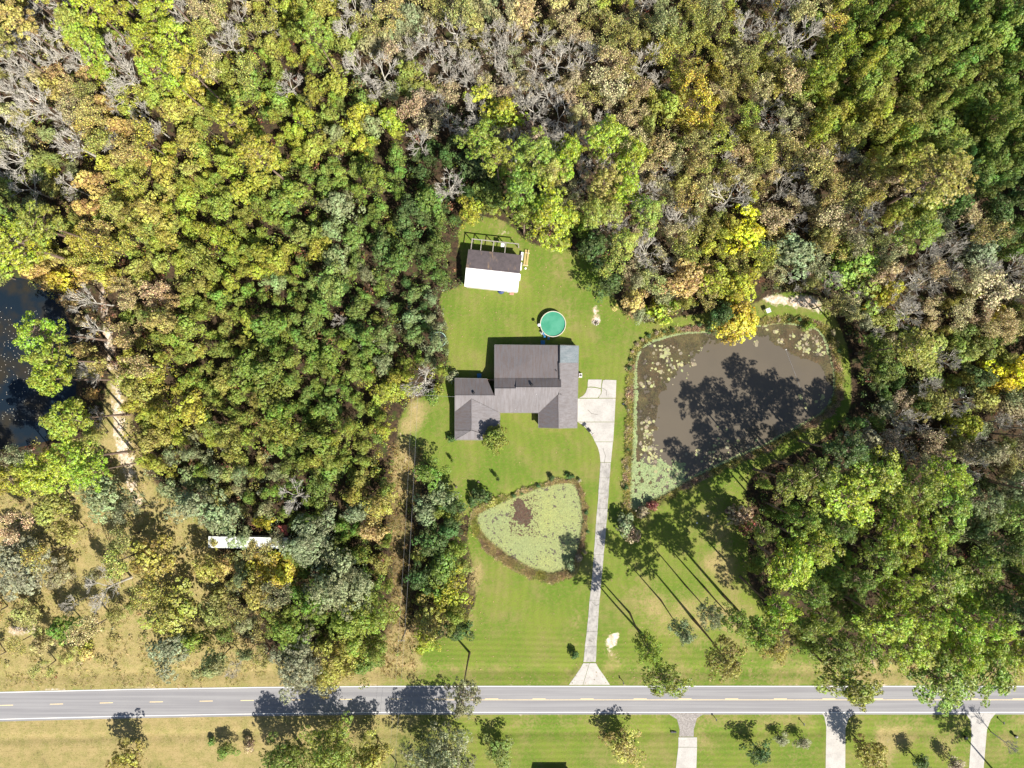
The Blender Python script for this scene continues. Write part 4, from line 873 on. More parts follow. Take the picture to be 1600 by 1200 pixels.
def w_small(X, Y): return np.where((Y > 800) & (X < 905), np.interp(X, [730, 770, 860, 905], [9, 12, 13, 7]), np.where(X < 790, 7, 3.5)) + (fbm(X, Y, 9, 2) - .5) * 10
def w_big(X, Y): return np.interp(X, [970, 990, 1000, 1100, 1280, 1320], [12, 9, 8, 7, 8, 10]) + (fbm(X, Y, 9, 2) - .5) * 9
bank(SMALL_POND, w_small, 8000, [(.40, .29, .19), (.48, .42, .18), (.60, .50, .30), (.28, .33, .07), (.50, .47, .14)], 'small_pond_reeds', 'dry tan and olive reeds ringing the small pond')
bank(BIG_POND, w_big, 9500, [(.40, .28, .20), (.58, .47, .30), (.36, .38, .09), (.56, .50, .20), (.14, .15, .05)], 'big_pond_reeds', 'dry tan and olive reeds along the bank of the big pond')
k = 9000; X = RNG.uniform(-60, 430, k); Y = RNG.uniform(700, 1075, k); q = inpoly(X, Y, smooth_poly(FIELD, 1)) & (fbm(X, Y, 26, 31) > .42); X, Y = X[q], Y[q]
pl = np.array([(.42, .33, .15), (.33, .30, .09), (.24, .25, .05), (.46, .38, .22)]); c = pl[RNG.integers(0, 4, len(X))] * RNG.uniform(.7, 1.2, (len(X), 1))
tag(link('field_grass', blades('field_grass', X, Y, RNG.uniform(.2, .6, len(X)), c, 6, .05, .35)), 'tall straw-coloured grass tufts across the dry field', 'grass', kind='stuff')
k = 2600; X = RNG.uniform(590, 668, k); Y = RNG.uniform(690, 1060, k); q = inpoly(X, Y, STRIP); X, Y = X[q], Y[q]; c = pl[RNG.integers(0, 4, len(X))] * RNG.uniform(.6, 1.1, (len(X), 1)) * np.array([1, .85, .8])
tag(link('strip_grass', blades('strip_grass', X, Y, RNG.uniform(.2, .6, len(X)), c, 6, .05, .35)), 'dry brown grass tufts along the utility line opening', 'grass', kind='stuff')

k = 9000; X = RNG.uniform(600, 1300, k); Y = RNG.uniform(330, 1070, k); dl = edge_dist(X, Y, CLs); q = inpoly(X, Y, CLs) & (RNG.random(k) < np.exp(-dl / 16) + .06) & ~inpoly(X, Y, BIG_POND) & ~inpoly(X, Y, SMALL_POND) & ~((X > 705) & (X < 966) & (Y > 535) & (Y < 700)) & ~((X > 725) & (X < 820) & (Y > 380) & (Y < 460)) & (np.hypot(X - 864, Y - 507) > 26); X, Y = X[q], Y[q]
me = discs('fallen_leaves', (X - 800) / 6, (600 - Y) / 6, RNG.uniform(.06, .16, len(X)), jitcol((.30, .20, .10), len(X), .5), .0, 5); co = np.zeros(len(me.vertices) * 3, np.float32); me.vertices.foreach_get('co', co); co = co.reshape(-1, 3); co[:, 2] += np.repeat(ground_z(X, Y), 5) + .07; me.vertices.foreach_set('co', co.ravel())
tag(link('fallen_leaves', me), 'brown fallen leaves scattered over the lawn near the trees', 'leaves', kind='stuff')
# ================================================================== HOUSE
def shingle(nm, a, b, cdark, axis):                                # course lines run across the fall line
    m = mat(nm, a, .9, spec=.2); n = N(m); sp = n.new('SeparateXYZ'); n.set(sp.inputs[0], n.pos())
    st = (1, .12, .12) if axis == 'y' else (.12, 1, 1)
    c = n.mix(n.ramp(n.noise(.25, 5, .65), .35, .68), a, b); c = n.mix(n.math('MULTIPLY', n.ramp(n.noise(2.2, 4, .7, stretch=st), .36, .66), .85), c, cdark)
    c = n.mix(n.math('MULTIPLY', n.ramp(n.noise(7, 2, .6), .35, .65), .35), c, tuple(x * 1.3 for x in b))
    w_ = n.math('SINE', n.math('MULTIPLY', sp.outputs[1 if axis == 'y' else 0], 2 * PI / .28)); c = n.mix(n.math('MULTIPLY', n.ramp(w_, .2, 1), .16), c, (.05, .045, .045))
    n.set(n.b.inputs['Base Color'], c); n.bump(w_, .012, .6); return m
M_SH = shingle('weathered_shingles', (.215, .20, .205), (.185, .175, .182), (.145, .128, .125), 'y'); M_SHA = shingle('shaded_streaked_shingles', (.150, .136, .142), (.125, .120, .130), (.125, .093, .083), 'y'); M_SHW = shingle('shaded_streaked_side_shingles', (.150, .136, .142), (.125, .120, .130), (.125, .093, .083), 'x'); M_SHX = shingle('weathered_side_shingles', (.215, .20, .205), (.185, .175, .182), (.145, .128, .125), 'x')  # streaked set: reddish streaks, with north and west slope shade painted in
M_SHB = shingle('blue_grey_shingles', (.155, .185, .20), (.20, .22, .235), (.11, .145, .16), 'x'); M_TRIM = mat('dark_trim', (.06, .06, .065), .7); M_WALL = noisy('brick_wall', (.30, .17, .12), (.24, .13, .10), 3, .9)
M_FASC = mat('grey_fascia', (.22, .21, .21), .7); M_WTRIM = mat('white_trim', (.75, .74, .71), .6); M_GLASS = mat('window_glass', (.04, .05, .06), .08, spec=.6); M_BLACK = mat('black_rubber', (.02, .02, .022), .6); M_DOOR = mat('panel_door', (.6, .58, .54), .6)
house = tag(empty('house', P(800, 610)), 'grey-shingled single-storey house with wings set on the lawn', 'house'); HL = Matrix.Translation(-house.location)
def hp(o, par=None): o.parent = par or house; o.matrix_parent_inverse = HL if par is None else par.matrix_world.inverted(); return o
def roof(pts, m, th=.16, name='roof_slope'):
    p3 = [P(*q) for q in pts]; a = sum(p3[i].x * p3[(i + 1) % len(p3)].y - p3[(i + 1) % len(p3)].x * p3[i].y for i in range(len(p3)))
    if a < 0: p3 = p3[::-1]
    mb = MB(); mb.prism(p3, th); return hp(mb.build(name, m))
ZR = 4.75
SPz = lambda y: 5.6 - 3.0 * (y - 606) / 39
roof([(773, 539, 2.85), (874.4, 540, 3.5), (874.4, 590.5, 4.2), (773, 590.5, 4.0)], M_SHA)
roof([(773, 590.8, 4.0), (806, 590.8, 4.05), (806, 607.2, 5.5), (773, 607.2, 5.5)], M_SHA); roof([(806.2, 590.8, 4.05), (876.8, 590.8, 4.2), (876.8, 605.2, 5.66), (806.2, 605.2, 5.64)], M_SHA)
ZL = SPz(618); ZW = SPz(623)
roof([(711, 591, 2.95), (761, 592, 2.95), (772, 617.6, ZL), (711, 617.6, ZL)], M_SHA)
roof([(711, 618.2, SPz(618.2)), (737, 618.2, SPz(618.2)), (737, 623, ZW), (711, 643, SPz(643))], M_SH)
roof([(737.1, 618.2, SPz(618.2)), (781, 618.2, SPz(618.2)), (781, 644.8, SPz(644.8)), (737.1, 623, ZW)], M_SH)
roof([(781.1, 644.8, SPz(644.8)), (781.1, 607.6, SPz(607.6)), (806, 607.6, SPz(607.6)), (806, 644.8, SPz(644.8))], M_SH); roof([(773, 618.1, SPz(618.1)), (773, 607.6, SPz(607.6)), (781, 607.6, SPz(607.6)), (781, 618.1, SPz(618.1))], M_SH)
roof([(806.1, 605.7, SPz(605.7)), (841.7, 605.7, SPz(605.7)), (841.7, 644.8, SPz(644.8)), (806.1, 644.8, SPz(644.8))], M_SH)
roof([(841.8, 605.7, SPz(605.7)), (875, 605.7, SPz(605.7)), (872, 616, SPz(616)), (841.8, 644.8, SPz(644.8))], M_SH)
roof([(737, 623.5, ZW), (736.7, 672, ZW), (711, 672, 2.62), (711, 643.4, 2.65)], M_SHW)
roof([(737.3, 623.5, ZW + .02), (781, 645.2, 2.62), (781, 687, 2.6), (737.3, 671.8, ZW + .02)], M_SHX)
roof([(736.8, 672.4, ZW - .05), (780.5, 687.5, 2.6), (711.4, 687, 2.6)], M_SH); roof([(711, 672.5, 2.6), (736, 672.6, ZW - .1), (711, 686.6, 2.6)], M_SHX)
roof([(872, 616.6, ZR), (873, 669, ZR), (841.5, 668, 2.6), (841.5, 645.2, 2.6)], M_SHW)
D1 = roof([(873.4, 567, 4.45), (903.6, 567, 2.75), (901.5, 668.3, 2.7), (873.4, 669, ZR + .02)], M_SHX); roof([(875, 539.6, 4.1), (904.2, 540.6, 2.8), (903.6, 566.8, 2.75), (875, 566.8, 4.42)], M_SHB)
def trim(a, b, w_=.16, h_=.2, name='ridge_cap', m=None): mb = MB(); mb.bar(P(*a), P(*b), w_, h_); return hp(mb.build(name, m or M_SH))
trim((773, 607.3, 5.56), (806, 607.3, 5.56), .2, .06); trim((806, 605.4, 5.68), (877, 605.4, 5.68), .2, .06); trim((711, 617.9, ZL + .03), (772, 617.9, ZL + .03), .2, .06); trim((737, 623.5, ZW + .05), (737, 672, ZW + .05), .2, .06); trim((872.7, 616.5, ZR + .04), (873.2, 669, ZR + .04), .2, .06); trim((875, 540, 4.14), (874.6, 605, 4.75), .12, .12, 'flashing', M_TRIM)
for (a, b) in [((773, 538.6, 2.75), (874.6, 539.6, 3.4)), ((711, 590.7, 2.85), (761, 591.7, 2.85)), ((710.7, 591, 2.85), (710.7, 617.8, ZL - .1)), ((710.7, 618.2, ZL - .1), (710.7, 643.2, 2.55)), ((710.7, 643.4, 2.5), (710.7, 686.6, 2.5)), ((711.2, 687.6, 2.5), (780.6, 688, 2.5)), ((781.4, 687, 2.5), (781.4, 645.5, 2.5)), ((781.6, 645.2, 2.52), (841.4, 645.2, 2.52)), ((841.2, 645.6, 2.5), (841.2, 668, 2.5)), ((841.4, 668.4, 2.5), (873, 669.5, ZR - .1)), ((873.3, 669.5, ZR - .1), (901.6, 668.8, 2.58)), ((901.9, 668.4, 2.58), (904.5, 540.6, 2.68)), ((875, 539.1, 4.0), (904.3, 540.1, 2.7)), ((772.6, 539, 2.75), (772.6, 590.6, 3.9)), ((772.6, 591, 3.93), (772.6, 607, 5.4))]: trim(a, b, .06, .22, 'fascia', M_FASC)
wl_ = [(775.5, 541.5), (901.5, 542.5), (899.5, 666.5), (844, 666), (844, 642), (778.5, 642), (778.5, 684.8), (713.5, 684.8), (713.5, 593.5), (775.5, 593.5)]
def wall(pts, zs, name='wall'):                                    # one upright wall with sloping top
    a, b = P(*pts[0]), P(*pts[1]); d = (b - a).normalized(); nrm = Vector((-d.y, d.x, 0)) * .1; v = []
    prof = [(0, -.1)] + [(t, z) for t, z in zs] + [(1, -.1)]; mb = MB(); m = len(prof)
    for s_ in (-1, 1): mb.v += [tuple(a.lerp(b, t) + nrm * s_ + Vector((0, 0, z))) for t, z in prof]
    mb.f = [tuple(range(m)), tuple(range(2 * m - 1, m - 1, -1))] + [(i, m + i, m + (i + 1) % m, (i + 1) % m) for i in range(m)]; return hp(mb.build(name, M_WALL))
tops = {0: [(0, 2.65), (.77, 3.1), (.79, 3.6), (1, 2.6)], 1: [(0, 2.45), (1, 2.4)], 2: [(0, 2.35), (.48, 4.5), (1, 2.35)], 3: [(0, 2.35), (1, 2.35)], 4: [(0, 2.3), (1, 2.3)], 5: [(0, 2.3), (1, 2.3)], 6: [(0, 2.3), (1, 2.3)], 7: [(0, 2.35), (.5, 2.35), (.74, 4.4), (1, 2.75)], 8: [(0, 2.7), (1, 2.7)], 9: [(0, 3.6), (1, 2.7)]}
for i in range(10): wall((wl_[i], wl_[(i + 1) % 10]), tops[i])
wall(((775.5, 593.5), (775.5, 606)), [(0, 3.9), (1, 5.15)])
def window(px, py, w_, nx_, ny_, z=1.5, h=1.2):
    c = P(px, py) + Vector((nx_ * .13, ny_ * .13, z)); rz = math.atan2(nx_, -ny_); mb = MB(); R = Matrix.Rotation(rz, 3, 'Z')
    def bx(x, zz, dx, dz): mb.box(tuple(c + R @ Vector((x, 0, zz))), (dx, .1, dz), rz)
    bx(-w_ / 2, 0, .08, h + .08); bx(w_ / 2, 0, .08, h + .08); bx(0, h / 2, w_ - .08, .08); bx(0, -h / 2, w_ - .08, .08); bx(0, 0, .05, h - .08)
    f = hp(mb.build('window', M_WTRIM)); g = MB(); g.box(tuple(c - Vector((nx_, ny_, 0)) * .01), (w_ - .1, .03, h - .1), rz); gl = g.build('pane', M_GLASS, f)
for a in [(725, 684.8, 1.4, 0, -1), (765, 684.8, 1.4, 0, -1), (800, 642, 1.8, 0, -1), (815, 642, 1.2, 0, -1), (858, 666.3, 1.5, 0, -1), (713.5, 655, 1.2, -1, 0), (713.5, 610, 1.0, -1, 0), (730, 593.5, 1.2, 0, 1), (800, 541.6, 1.4, 0, 1), (825, 541.8, 1.4, 0, 1), (889, 542.3, 1.1, 0, 1), (901, 570, 1.1, 1, 0)]: window(*a)
mb = MB(); c = P(836, 642) + Vector((0, -.14, 1.02)); mb.box(tuple(c), (.95, .08, 2.04)); fd = hp(mb.build('door', M_DOOR)); MB().sphere((c.x + .36, c.y - .07, 1.0), .04, 6, 4).build('handle', M_BLACK, fd)
mb = MB(); c = P(852, 541.8) + Vector((0, .14, 1.02)); mb.box(tuple(c), (1.6, .08, 2.04)); hp(mb.build('door', M_DOOR))
for y in (632, 650): mb = MB(); c = P(900.2, y) + Vector((.14, 0, 1.05)); mb.box(tuple(c), (.08, 2.5, 2.1)); g = hp(mb.build('garage_door', M_DOOR)); mm = MB(); [mm.box((c.x + .045, c.y, zz), (.02, 2.46, .03)) for zz in (.6, 1.1, 1.6)]; mm.build('panel_groove', M_TRIM, g)
def vent(px, py, z, r=.3):
    mb = MB(); c = P(px, py, z); mb.tube(c - Vector((0, 0, .3)), c + Vector((0, 0, .28)), r * .7, r * .7, 10); mb.tube(c + Vector((0, 0, .28)), c + Vector((0, 0, .42)), r, r * .6, 10); hp(mb.build('roof_vent', M_BLACK))
vent(740, 613.6, 4.4, .36); vent(831, 601.2, 5.3, .38); vent(869.3, 579.5, 4.1, .13); vent(876.8, 617, 4.6, .07)
for (px, py, z) in [(751, 631, 3.8), (805.5, 640, 3.0), (838, 616, 4.85)]: mb = MB(); c = P(px, py, z); mb.tube(c, c + Vector((0, 0, .28)), .06, .06, 7); hp(mb.build('vent_pipe', M_WTRIM))
# things by the house
M_UNIT = mat('white_enamel', (.72, .72, .7), .4); M_BLUE = mat('blue_plastic', (.03, .16, .34), .5)
ac = tag(empty('air_conditioner', P(906.6, 586.5)), 'white box-shaped air conditioner unit against the east house wall', 'air conditioner')
MB().box((0, 0, .45), (.75, .95, .9)).build('casing', M_UNIT, ac); MB().ring((0, 0), .32, .04, .9, 20, .05).build('fan_grille', M_TRIM, ac); MB().box((0, 0, -.02), (1.0, 1.2, .1)).build('base', M_CONC, ac)
def chair_like(px, py, label, name='patio_table'):
    t = tag(empty(name, P(px, py)), label, name.split('_')[-1]); MB().box((0, 0, .7), (1.1, 1.1, .06)).build('top', M_BLUE, t)
    for a in (-1, 1):
        for b in (-1, 1): MB().box((a * .45, b * .45, .335), (.06, .06, .67)).build('leg', M_UNIT, t)
chair_like(848, 535.5, 'square blue patio table in the shadow behind the house'); chair_like(749, 587, 'small blue table in the shadow north of the west wing')
for i, (px, py, lab) in enumerate([(857, 529.5, 'blue garden chair nearest the pool wall'), (851, 526, 'blue garden chair beside the pool steps')]):
    t = tag(empty('garden_chair', P(px, py), i * 1.3, lab, 'chair', 'blue garden chairs by the pool')); MB().box((0, 0, .42), (.5, .5, .05)).build('seat', M_BLUE, t); MB().box((0, .24, .7), (.5, .05, .5)).build('backrest', M_BLUE, t)
    for a in (-1, 1):
        for b in (-1, 1): MB().box((a * .21, b * .21, .2), (.04, .04, .4)).build('leg', M_UNIT, t)
# pool
M_POOLW = mat('pool_water', (.10, .40, .27), .06, spec=.5); n = N(M_POOLW); n.set(n.b.inputs['Base Color'], n.mix(n.ramp(n.noise(.35, 4), .35, .65), (.05, .245, .15), (.085, .30, .20))); M_POOLS = mat('pool_wall_panel', (.55, .6, .62), .5); M_CREAM = mat('cream_rim', (.5, .48, .38), .6)
pool = tag(empty('swimming_pool', P(863.6, 507)), 'round above-ground pool of green water with a cream rim', 'pool'); kz = (CAMH - 1.3) / CAMH
off = P(864.4, 506.4, 1.3) - P(863.6, 507)
MB().ring((0, 0), 3.28, 1.25, 0, 48, 3.2).build('pool_wall', M_POOLS, pool); MB().ring((0, 0), 3.36, .06, 1.25, 48, 3.17).build('rim', M_CREAM, pool)
mb = MB(); mb.v = [(3.19 * math.cos(i / 48 * 2 * PI), 3.19 * math.sin(i / 48 * 2 * PI), 1.08) for i in range(48)]; mb.f = [tuple(range(48))]; mb.build('water', M_POOLW, pool)
for i in range(16): a = i / 16 * 2 * PI; MB().box((3.33 * math.cos(a), 3.33 * math.sin(a), .62), (.1, .16, 1.24), a).build('upright', M_CREAM, pool)
ld = tag(empty('pool_ladder', P(849, 522), math.radians(45)), 'blue and white ladder leaning at the south-west side of the pool', 'ladder')
for s_ in (-1, 1): MB().bar((s_ * .3, -.5, 0), (s_ * .3, .1, 1.5), .06, .06).build('rail', M_UNIT, ld)
for z in (.3, .65, 1.0, 1.3): MB().box((0, -.38 + z * .4, z), (.6, .22, .04)).build('step', M_BLUE, ld)
pt = tag(empty('pool_pump', P(846, 520)), 'small pale pump set on the bare ground beside the pool', 'pump'); MB().box((0, 0, .2), (.6, .9, .4), .6).build('pump_body', M_CREAM, pt); MB().tube((.1, 0, .4), (.1, 0, .8), .18, .16, 10).build('filter_tank', M_UNIT, pt)
wp = tag(empty('patio_umbrella', P(841.5, 509)), 'closed white round canopy on a post next to the pool', 'umbrella'); MB().tube((0, 0, 0), (0, 0, 2.2), .04, .04, 8).build('pole', M_TRIM, wp); MB().sphere((0, 0, 2.3), .42, 14, 9, .5).build('canopy', M_UNIT, wp); MB().tube((0, 0, 0), (0, 0, .08), .3, .25, 10).build('base', M_TRIM, wp)
# basketball hoop
bh = tag(empty('basketball_hoop', P(921, 673), math.radians(-140)), 'black basketball hoop at the edge of the drive by the house', 'basketball hoop')
MB().bar((0, 0, 0), (0, 0, 2.9), .12, .12).build('pole', M_BLACK, bh); MB().bar((0, 0, 2.7), (0, .75, 3.0), .08, .08).build('arm', M_BLACK, bh); MB().box((0, .8, 3.2), (1.15, .05, .8)).build('backboard', M_UNIT, bh); MB().ring((0, 1.08), .23, .03, 2.95, 20, .2).build('rim', mat('orange_rim', (.5, .12, .03), .5), bh); MB().box((0, -.25, .12), (.8, 1.0, .24)).build('base', M_BLACK, bh)
# grill / fire pit on the lawn, stones
M_STONE = noisy('stone', (.35, .31, .28), (.5, .46, .42), 3, .9); M_CHAR = mat('charred_wood', (.05, .045, .04), .9)
fp = tag(empty('fire_pit', P(931, 504)), 'burnt fire pit ringed with stones on the back lawn', 'fire pit')
for i in range(9): a = i / 9 * 2 * PI; MB().sphere((math.cos(a) * .75, math.sin(a) * .6, .08), random.uniform(.14, .24), 6, 4, .6).build('stone', M_STONE, fp)
for a in (.3, 1.4, 2.5): MB().tube((math.cos(a) * -.5, math.sin(a) * -.5, .12), (math.cos(a) * .5, math.sin(a) * .5, .2), .09, .07, 6).build('log', M_CHAR, fp)
for (px, py, lab) in [(748, 753, 'tree stump on the front lawn, right one of two'), (713, 761, 'tree stump on the front lawn, left one of two')]:
    st_ = tag(empty('tree_stump', P(px, py)), lab, 'stump', 'stumps on the front lawn'); MB().tube((0, 0, 0), (0, 0, .3), .34, .28, 9).build('stump', M_BARK, st_)
def sapling(px, py, h, r, lab, tint='dark green'):
    o = tree(px, py, r, 'U', tint, lab, grounded=True, name='sapling'); o['category'] = 'sapling'; o.scale = (r / 6 / 1.3,) * 2 + (h / 1.9,); return o
sapling(778, 747, 3.2, 4, 'narrow dark sapling standing alone on the front lawn'); sapling(707, 719, 2.6, 3.5, 'spindly sapling on the lawn below the west wing', 'green'); sapling(977, 635, 1.4, 3, 'tiny sapling between the driveway and the big pond'); sapling(975, 763, 1.4, 3, 'tiny bare sapling by the big pond south-west reeds')
# ================================================================== SHED
SA = math.radians(-6.2); M_METW = mat('white_metal_roofing', (.80, .80, .79), .35, spec=.5); n = N(M_METW); sp = n.new('SeparateXYZ'); n.set(sp.inputs[0], n.obj()); wv = n.math('SINE', n.math('MULTIPLY', sp.outputs[0], 2 * PI / .3)); n.bump(wv, .02, .5)
M_METG = mat('grey_metal_roofing', (.16, .135, .14), .5, spec=.4); n = N(M_METG); c = n.mix(n.ramp(n.noise(.5, 5, .7), .4, .65), (.115, .095, .10), (.085, .072, .076)); c = n.mix(n.math('MULTIPLY', n.ramp(n.noise(.6, 4, .6, stretch=(1.4, .35, 1)), .58, .72), .55), c, (.33, .22, .12)); n.set(n.b.inputs['Base Color'], c)
cs = P(770.5, 423, 3.6); shed = tag(empty('shed', (cs.x, cs.y, 0), SA), 'shed with a half white half dark grey metal roof in the back yard', 'shed')
W2 = 6.85; e0, e1 = 4.75, 4.75; zr, ze = 4.5, 3.6
def sprism(pts, th, name, m): MB().prism(pts, th).build(name, m, shed)
sprism([(-W2, 0.02, zr), (W2, 0.02, zr), (W2, e1, ze), (-W2, e1, ze)], .05, 'roof_slope', M_METG)
npan = 15
for i in range(npan): a = -W2 + 2 * W2 * i / npan; b = -W2 + 2 * W2 * (i + 1) / npan - .015; sprism([(a, -e0, ze), (b, -e0, ze), (b, -.02, zr), (a, -.02, zr)], .05, 'roof_panel', M_METW)
MB().bar((-W2, 0, zr + .03), (W2, 0, zr + .03), .3, .05).build('ridge_cap', M_METG, shed)
M_SIDE = noisy('shed_siding', (.55, .52, .46), (.45, .42, .38), 1.5)
for (a, b, zs) in [((-W2 + .3, -e0 + .3), (W2 - .3, -e0 + .3), 0), ((W2 - .3, e1 - .3), (-W2 + .3, e1 - .3), 0), ((W2 - .3, -e0 + .35), (W2 - .3, e1 - .35), 1), ((-W2 + .3, e1 - .35), (-W2 + .3, -e0 + .35), 1)]:
    mb = MB(); A = Vector((*a, 0)); B = Vector((*b, 0)); d = (B - A).normalized(); nr = Vector((-d.y, d.x, 0)) * .06; prof = [(0, 0), (0, 3.5), (.5, 4.35), (1, 3.5), (1, 0)] if zs else [(0, 0), (0, 3.48), (1, 3.48), (1, 0)]; m_ = len(prof)
    for s_ in (-1, 1): mb.v += [tuple(A.lerp(B, t) + nr * s_ + Vector((0, 0, z))) for t, z in prof]
    mb.f = [tuple(range(m_)), tuple(range(2 * m_ - 1, m_ - 1, -1))] + [(i, m_ + i, m_ + (i + 1) % m_, (i + 1) % m_) for i in range(m_)]; mb.build('wall', M_SIDE, shed)
MB().box((4.6, -e0 + .2, 1.0), (1.0, .08, 2.0)).build('door', M_DOOR, shed); MB().box((2.0, -e0 + .2, 1.5), (1.2, .08, .9)).build('window', M_WTRIM, shed); MB().box((2.0, -e0 + .15, 1.5), (1.05, .04, .75)).build('pane', M_GLASS, shed)
# timber lean-to frame north of it
M_TIM = noisy('weathered_timber', (.34, .31, .28), (.24, .215, .19), 3); M_TIMN = mat('fresh_lumber', (.62, .44, .2), .7)
fr = tag(empty('timber_frame', tuple(shed.location), SA), 'open unfinished timber frame attached behind the shed', 'timber frame')
y0, y1 = e1 + .35, 7.5
for x in (-6.2, -3.75, -.65, 2.45): MB().bar((x, e1 - .2, 3.42), (x, y1, 3.3), .2, .14).build('rafter', M_TIM, fr); MB().box((x, y1, 1.6), (.18, .18, 3.2)).build('post', M_TIM, fr)
MB().bar((-6.3, y1, 3.46), (5.8, y1, 3.42), .22, .18).build('beam', M_TIM, fr); MB().box((5.7, y1 - .2, 1.6), (.18, .18, 3.2)).build('post', M_TIM, fr); MB().bar((5.7, y1, 3.4), (5.9, y1 - .9, 3.0), .12, .12).build('brace', M_TIM, fr)
MB().box((1.7, y1 - .6, 2.8), (.9, .8, .8)).build('hanging_box', M_UNIT, fr)
# lumber, boards by the east shed wall
lb = tag(empty('lumber_stack', tuple(P(822.5, 404)), SA - .02), 'long yellow boards lying on trestles east of the shed', 'lumber')
for i, x in enumerate((-.45, -.2, .15, .45)): MB().bar((x, -2.1, .5), (x + random.uniform(-.08, .08), 2.2, .5), .14, .06).build('board', M_TIMN, lb)
for y in (-1.8, 1.4): MB().box((0, y, .23), (1.3, .1, .46)).build('trestle', M_UNIT, lb)
MB().sphere((.1, -2.6, .25), .32, 8, 5, .7).build('bucket', M_UNIT, lb)
for (px, py, d_, lab) in [(815.6, 401, (.55, 2.0, .7), 'white freezer-like cabinet along the east shed wall'), (813.5, 417, (.5, 1.9, .8), 'white long box at the middle of the east shed wall'), (812, 434, (.3, 1.6, .6), 'narrow white box at the lower east shed wall')]:
    o = tag(empty('storage_box', tuple(P(px, py)), SA), lab, 'box', 'white boxes by the shed'); MB().box((0, 0, d_[2] / 2), d_).build('body', M_UNIT, o); MB().box((0, 0, d_[2] + .03), (d_[0] + .06, d_[1] + .06, .06)).build('lid', M_METW, o)
sp_ = tag(empty('shed_steps', tuple(P(799.5, 459.5)), SA), 'pinkish brick steps at the south door of the shed', 'steps'); M_BRK = noisy('pale_brick', (.45, .25, .19), (.36, .2, .16), 3)
for i in range(3): MB().box((0, 1.0 - i * .5, .24 - i * .08), (1.1, .48, .48 - i * .16)).build('step', M_BRK, sp_)
bp = tag(empty('blue_tarp_bundle', tuple(P(783, 454.5)), SA), 'dark blue tarp bundle against the south shed wall', 'tarp'); MB().sphere((0, 0, .3), .9, 10, 6, .45).build('bundle', mat('dark_blue_tarp', (.04, .06, .16), .6), bp); MB().box((.1, .1, .6), (1.1, .3, .1)).build('fold', mat('tarp_fold', (.07, .09, .2), .6), bp)
# white scrap pieces
tb = tag(empty('feeder_table', tuple(P(1197.5, 486)), math.radians(20)), 'small white-topped feeding table on the bank above the big pond', 'table'); MB().box((0, 0, 1.3), (1.15, 1.15, .05)).build('top', M_UNIT, tb)
for a in (-1, 1):
    for b in (-1, 1): MB().box((a * .48, b * .48, .64), (.08, .08, 1.27)).build('leg', M_TIM, tb)
tr_ = tag(empty('trampoline', tuple(P(686, 531))), 'round trampoline with pale rim half hidden under trees', 'trampoline'); MB().ring((0, 0), 2.0, .12, .85, 32, 1.86).build('rim', mat('pale_green_pad', (.4, .6, .5), .5), tr_); mb = MB(); mb.v = [(1.86 * math.cos(i / 32 * 2 * PI), 1.86 * math.sin(i / 32 * 2 * PI), .9) for i in range(32)]; mb.f = [tuple(range(32))]; mb.build('mat', M_BLACK, tr_)
for i in range(6): a = i / 6 * 2 * PI; MB().tube((1.93 * math.cos(a), 1.93 * math.sin(a), 0), (1.93 * math.cos(a), 1.93 * math.sin(a), .85), .03, .03, 6).build('leg', M_UNIT, tr_)
# old trailer and red-roofed shed in the south-west woods
M_OLDW = noisy('dirty_white_roofing', (.75, .76, .74), (.5, .53, .5), .7, .5)
c0 = P(387, 848, 3); tl = tag(empty('mobile_home', (c0.x, c0.y, 0), math.radians(-1)), 'long old trailer home with a dirty white roof hidden among trees', 'mobile home')
MB().box((0, 0, 1.6), (20, 2.5, 2.6)).build('body', noisy('trailer_siding', (.5, .48, .42), (.4, .38, .33), 1), tl)
for i in range(10): MB().box((-9.05 + i * 2.01, 0, 2.96), (1.98, 2.9, .1)).build('roof_panel', M_OLDW, tl)
for x in (-7, -3, 2, 6): MB().box((x, -1.28, 1.8), (1.2, .06, .8)).build('window', M_GLASS, tl)
MB().box((-.5, -1.28, 1.4), (.9, .07, 1.9)).build('door', M_DOOR, tl)
c0 = P(438, 830, 2.6); rs_ = tag(empty('red_roofed_shed', (c0.x, c0.y, 0), .1), 'little shed with a faded red roof behind the trailer', 'shed'); MB().box((0, 0, 1.15), (3.0, 2.0, 2.3)).build('wall', M_SIDE, rs_); M_RED = noisy('faded_red_roofing', (.42, .12, .10), (.34, .10, .08), 1)
MB().prism([(-1.8, -1.4, 2.2), (1.8, -1.4, 2.2), (1.8, 0, 2.8), (-1.8, 0, 2.8)], .06).build('roof_slope', M_RED, rs_); MB().prism([(-1.8, .02, 2.8), (1.8, .02, 2.8), (1.8, 1.4, 2.2), (-1.8, 1.4, 2.2)], .06).build('roof_slope', M_RED, rs_); MB().box((0, -1.04, 1.0), (.8, .06, 1.9)).build('door', M_DOOR, rs_)
c0 = P(1513, 613, 2); rh = tag(empty('ruined_hut', (c0.x, c0.y, 0), -.05), 'small ruined hut with white wall tops and rusty rubble inside', 'hut')
for (a, b, d_) in [(-2.0, 0, (.2, 2.8, 1.8)), (0, -1.4, (4.1, .2, 1.6)), (2.0, -.3, (.2, 2.0, 1.4))]: MB().box((a, b, d_[2] / 2), d_).build('wall', M_UNIT, rh)
MB().prism([(-1.9, -1.2, 1.6), (.2, -1.2, 1.3), (-.4, 1.3, 1.5), (-1.9, 1.4, 1.7)], .05).build('roof_remnant', M_UNIT, rh)
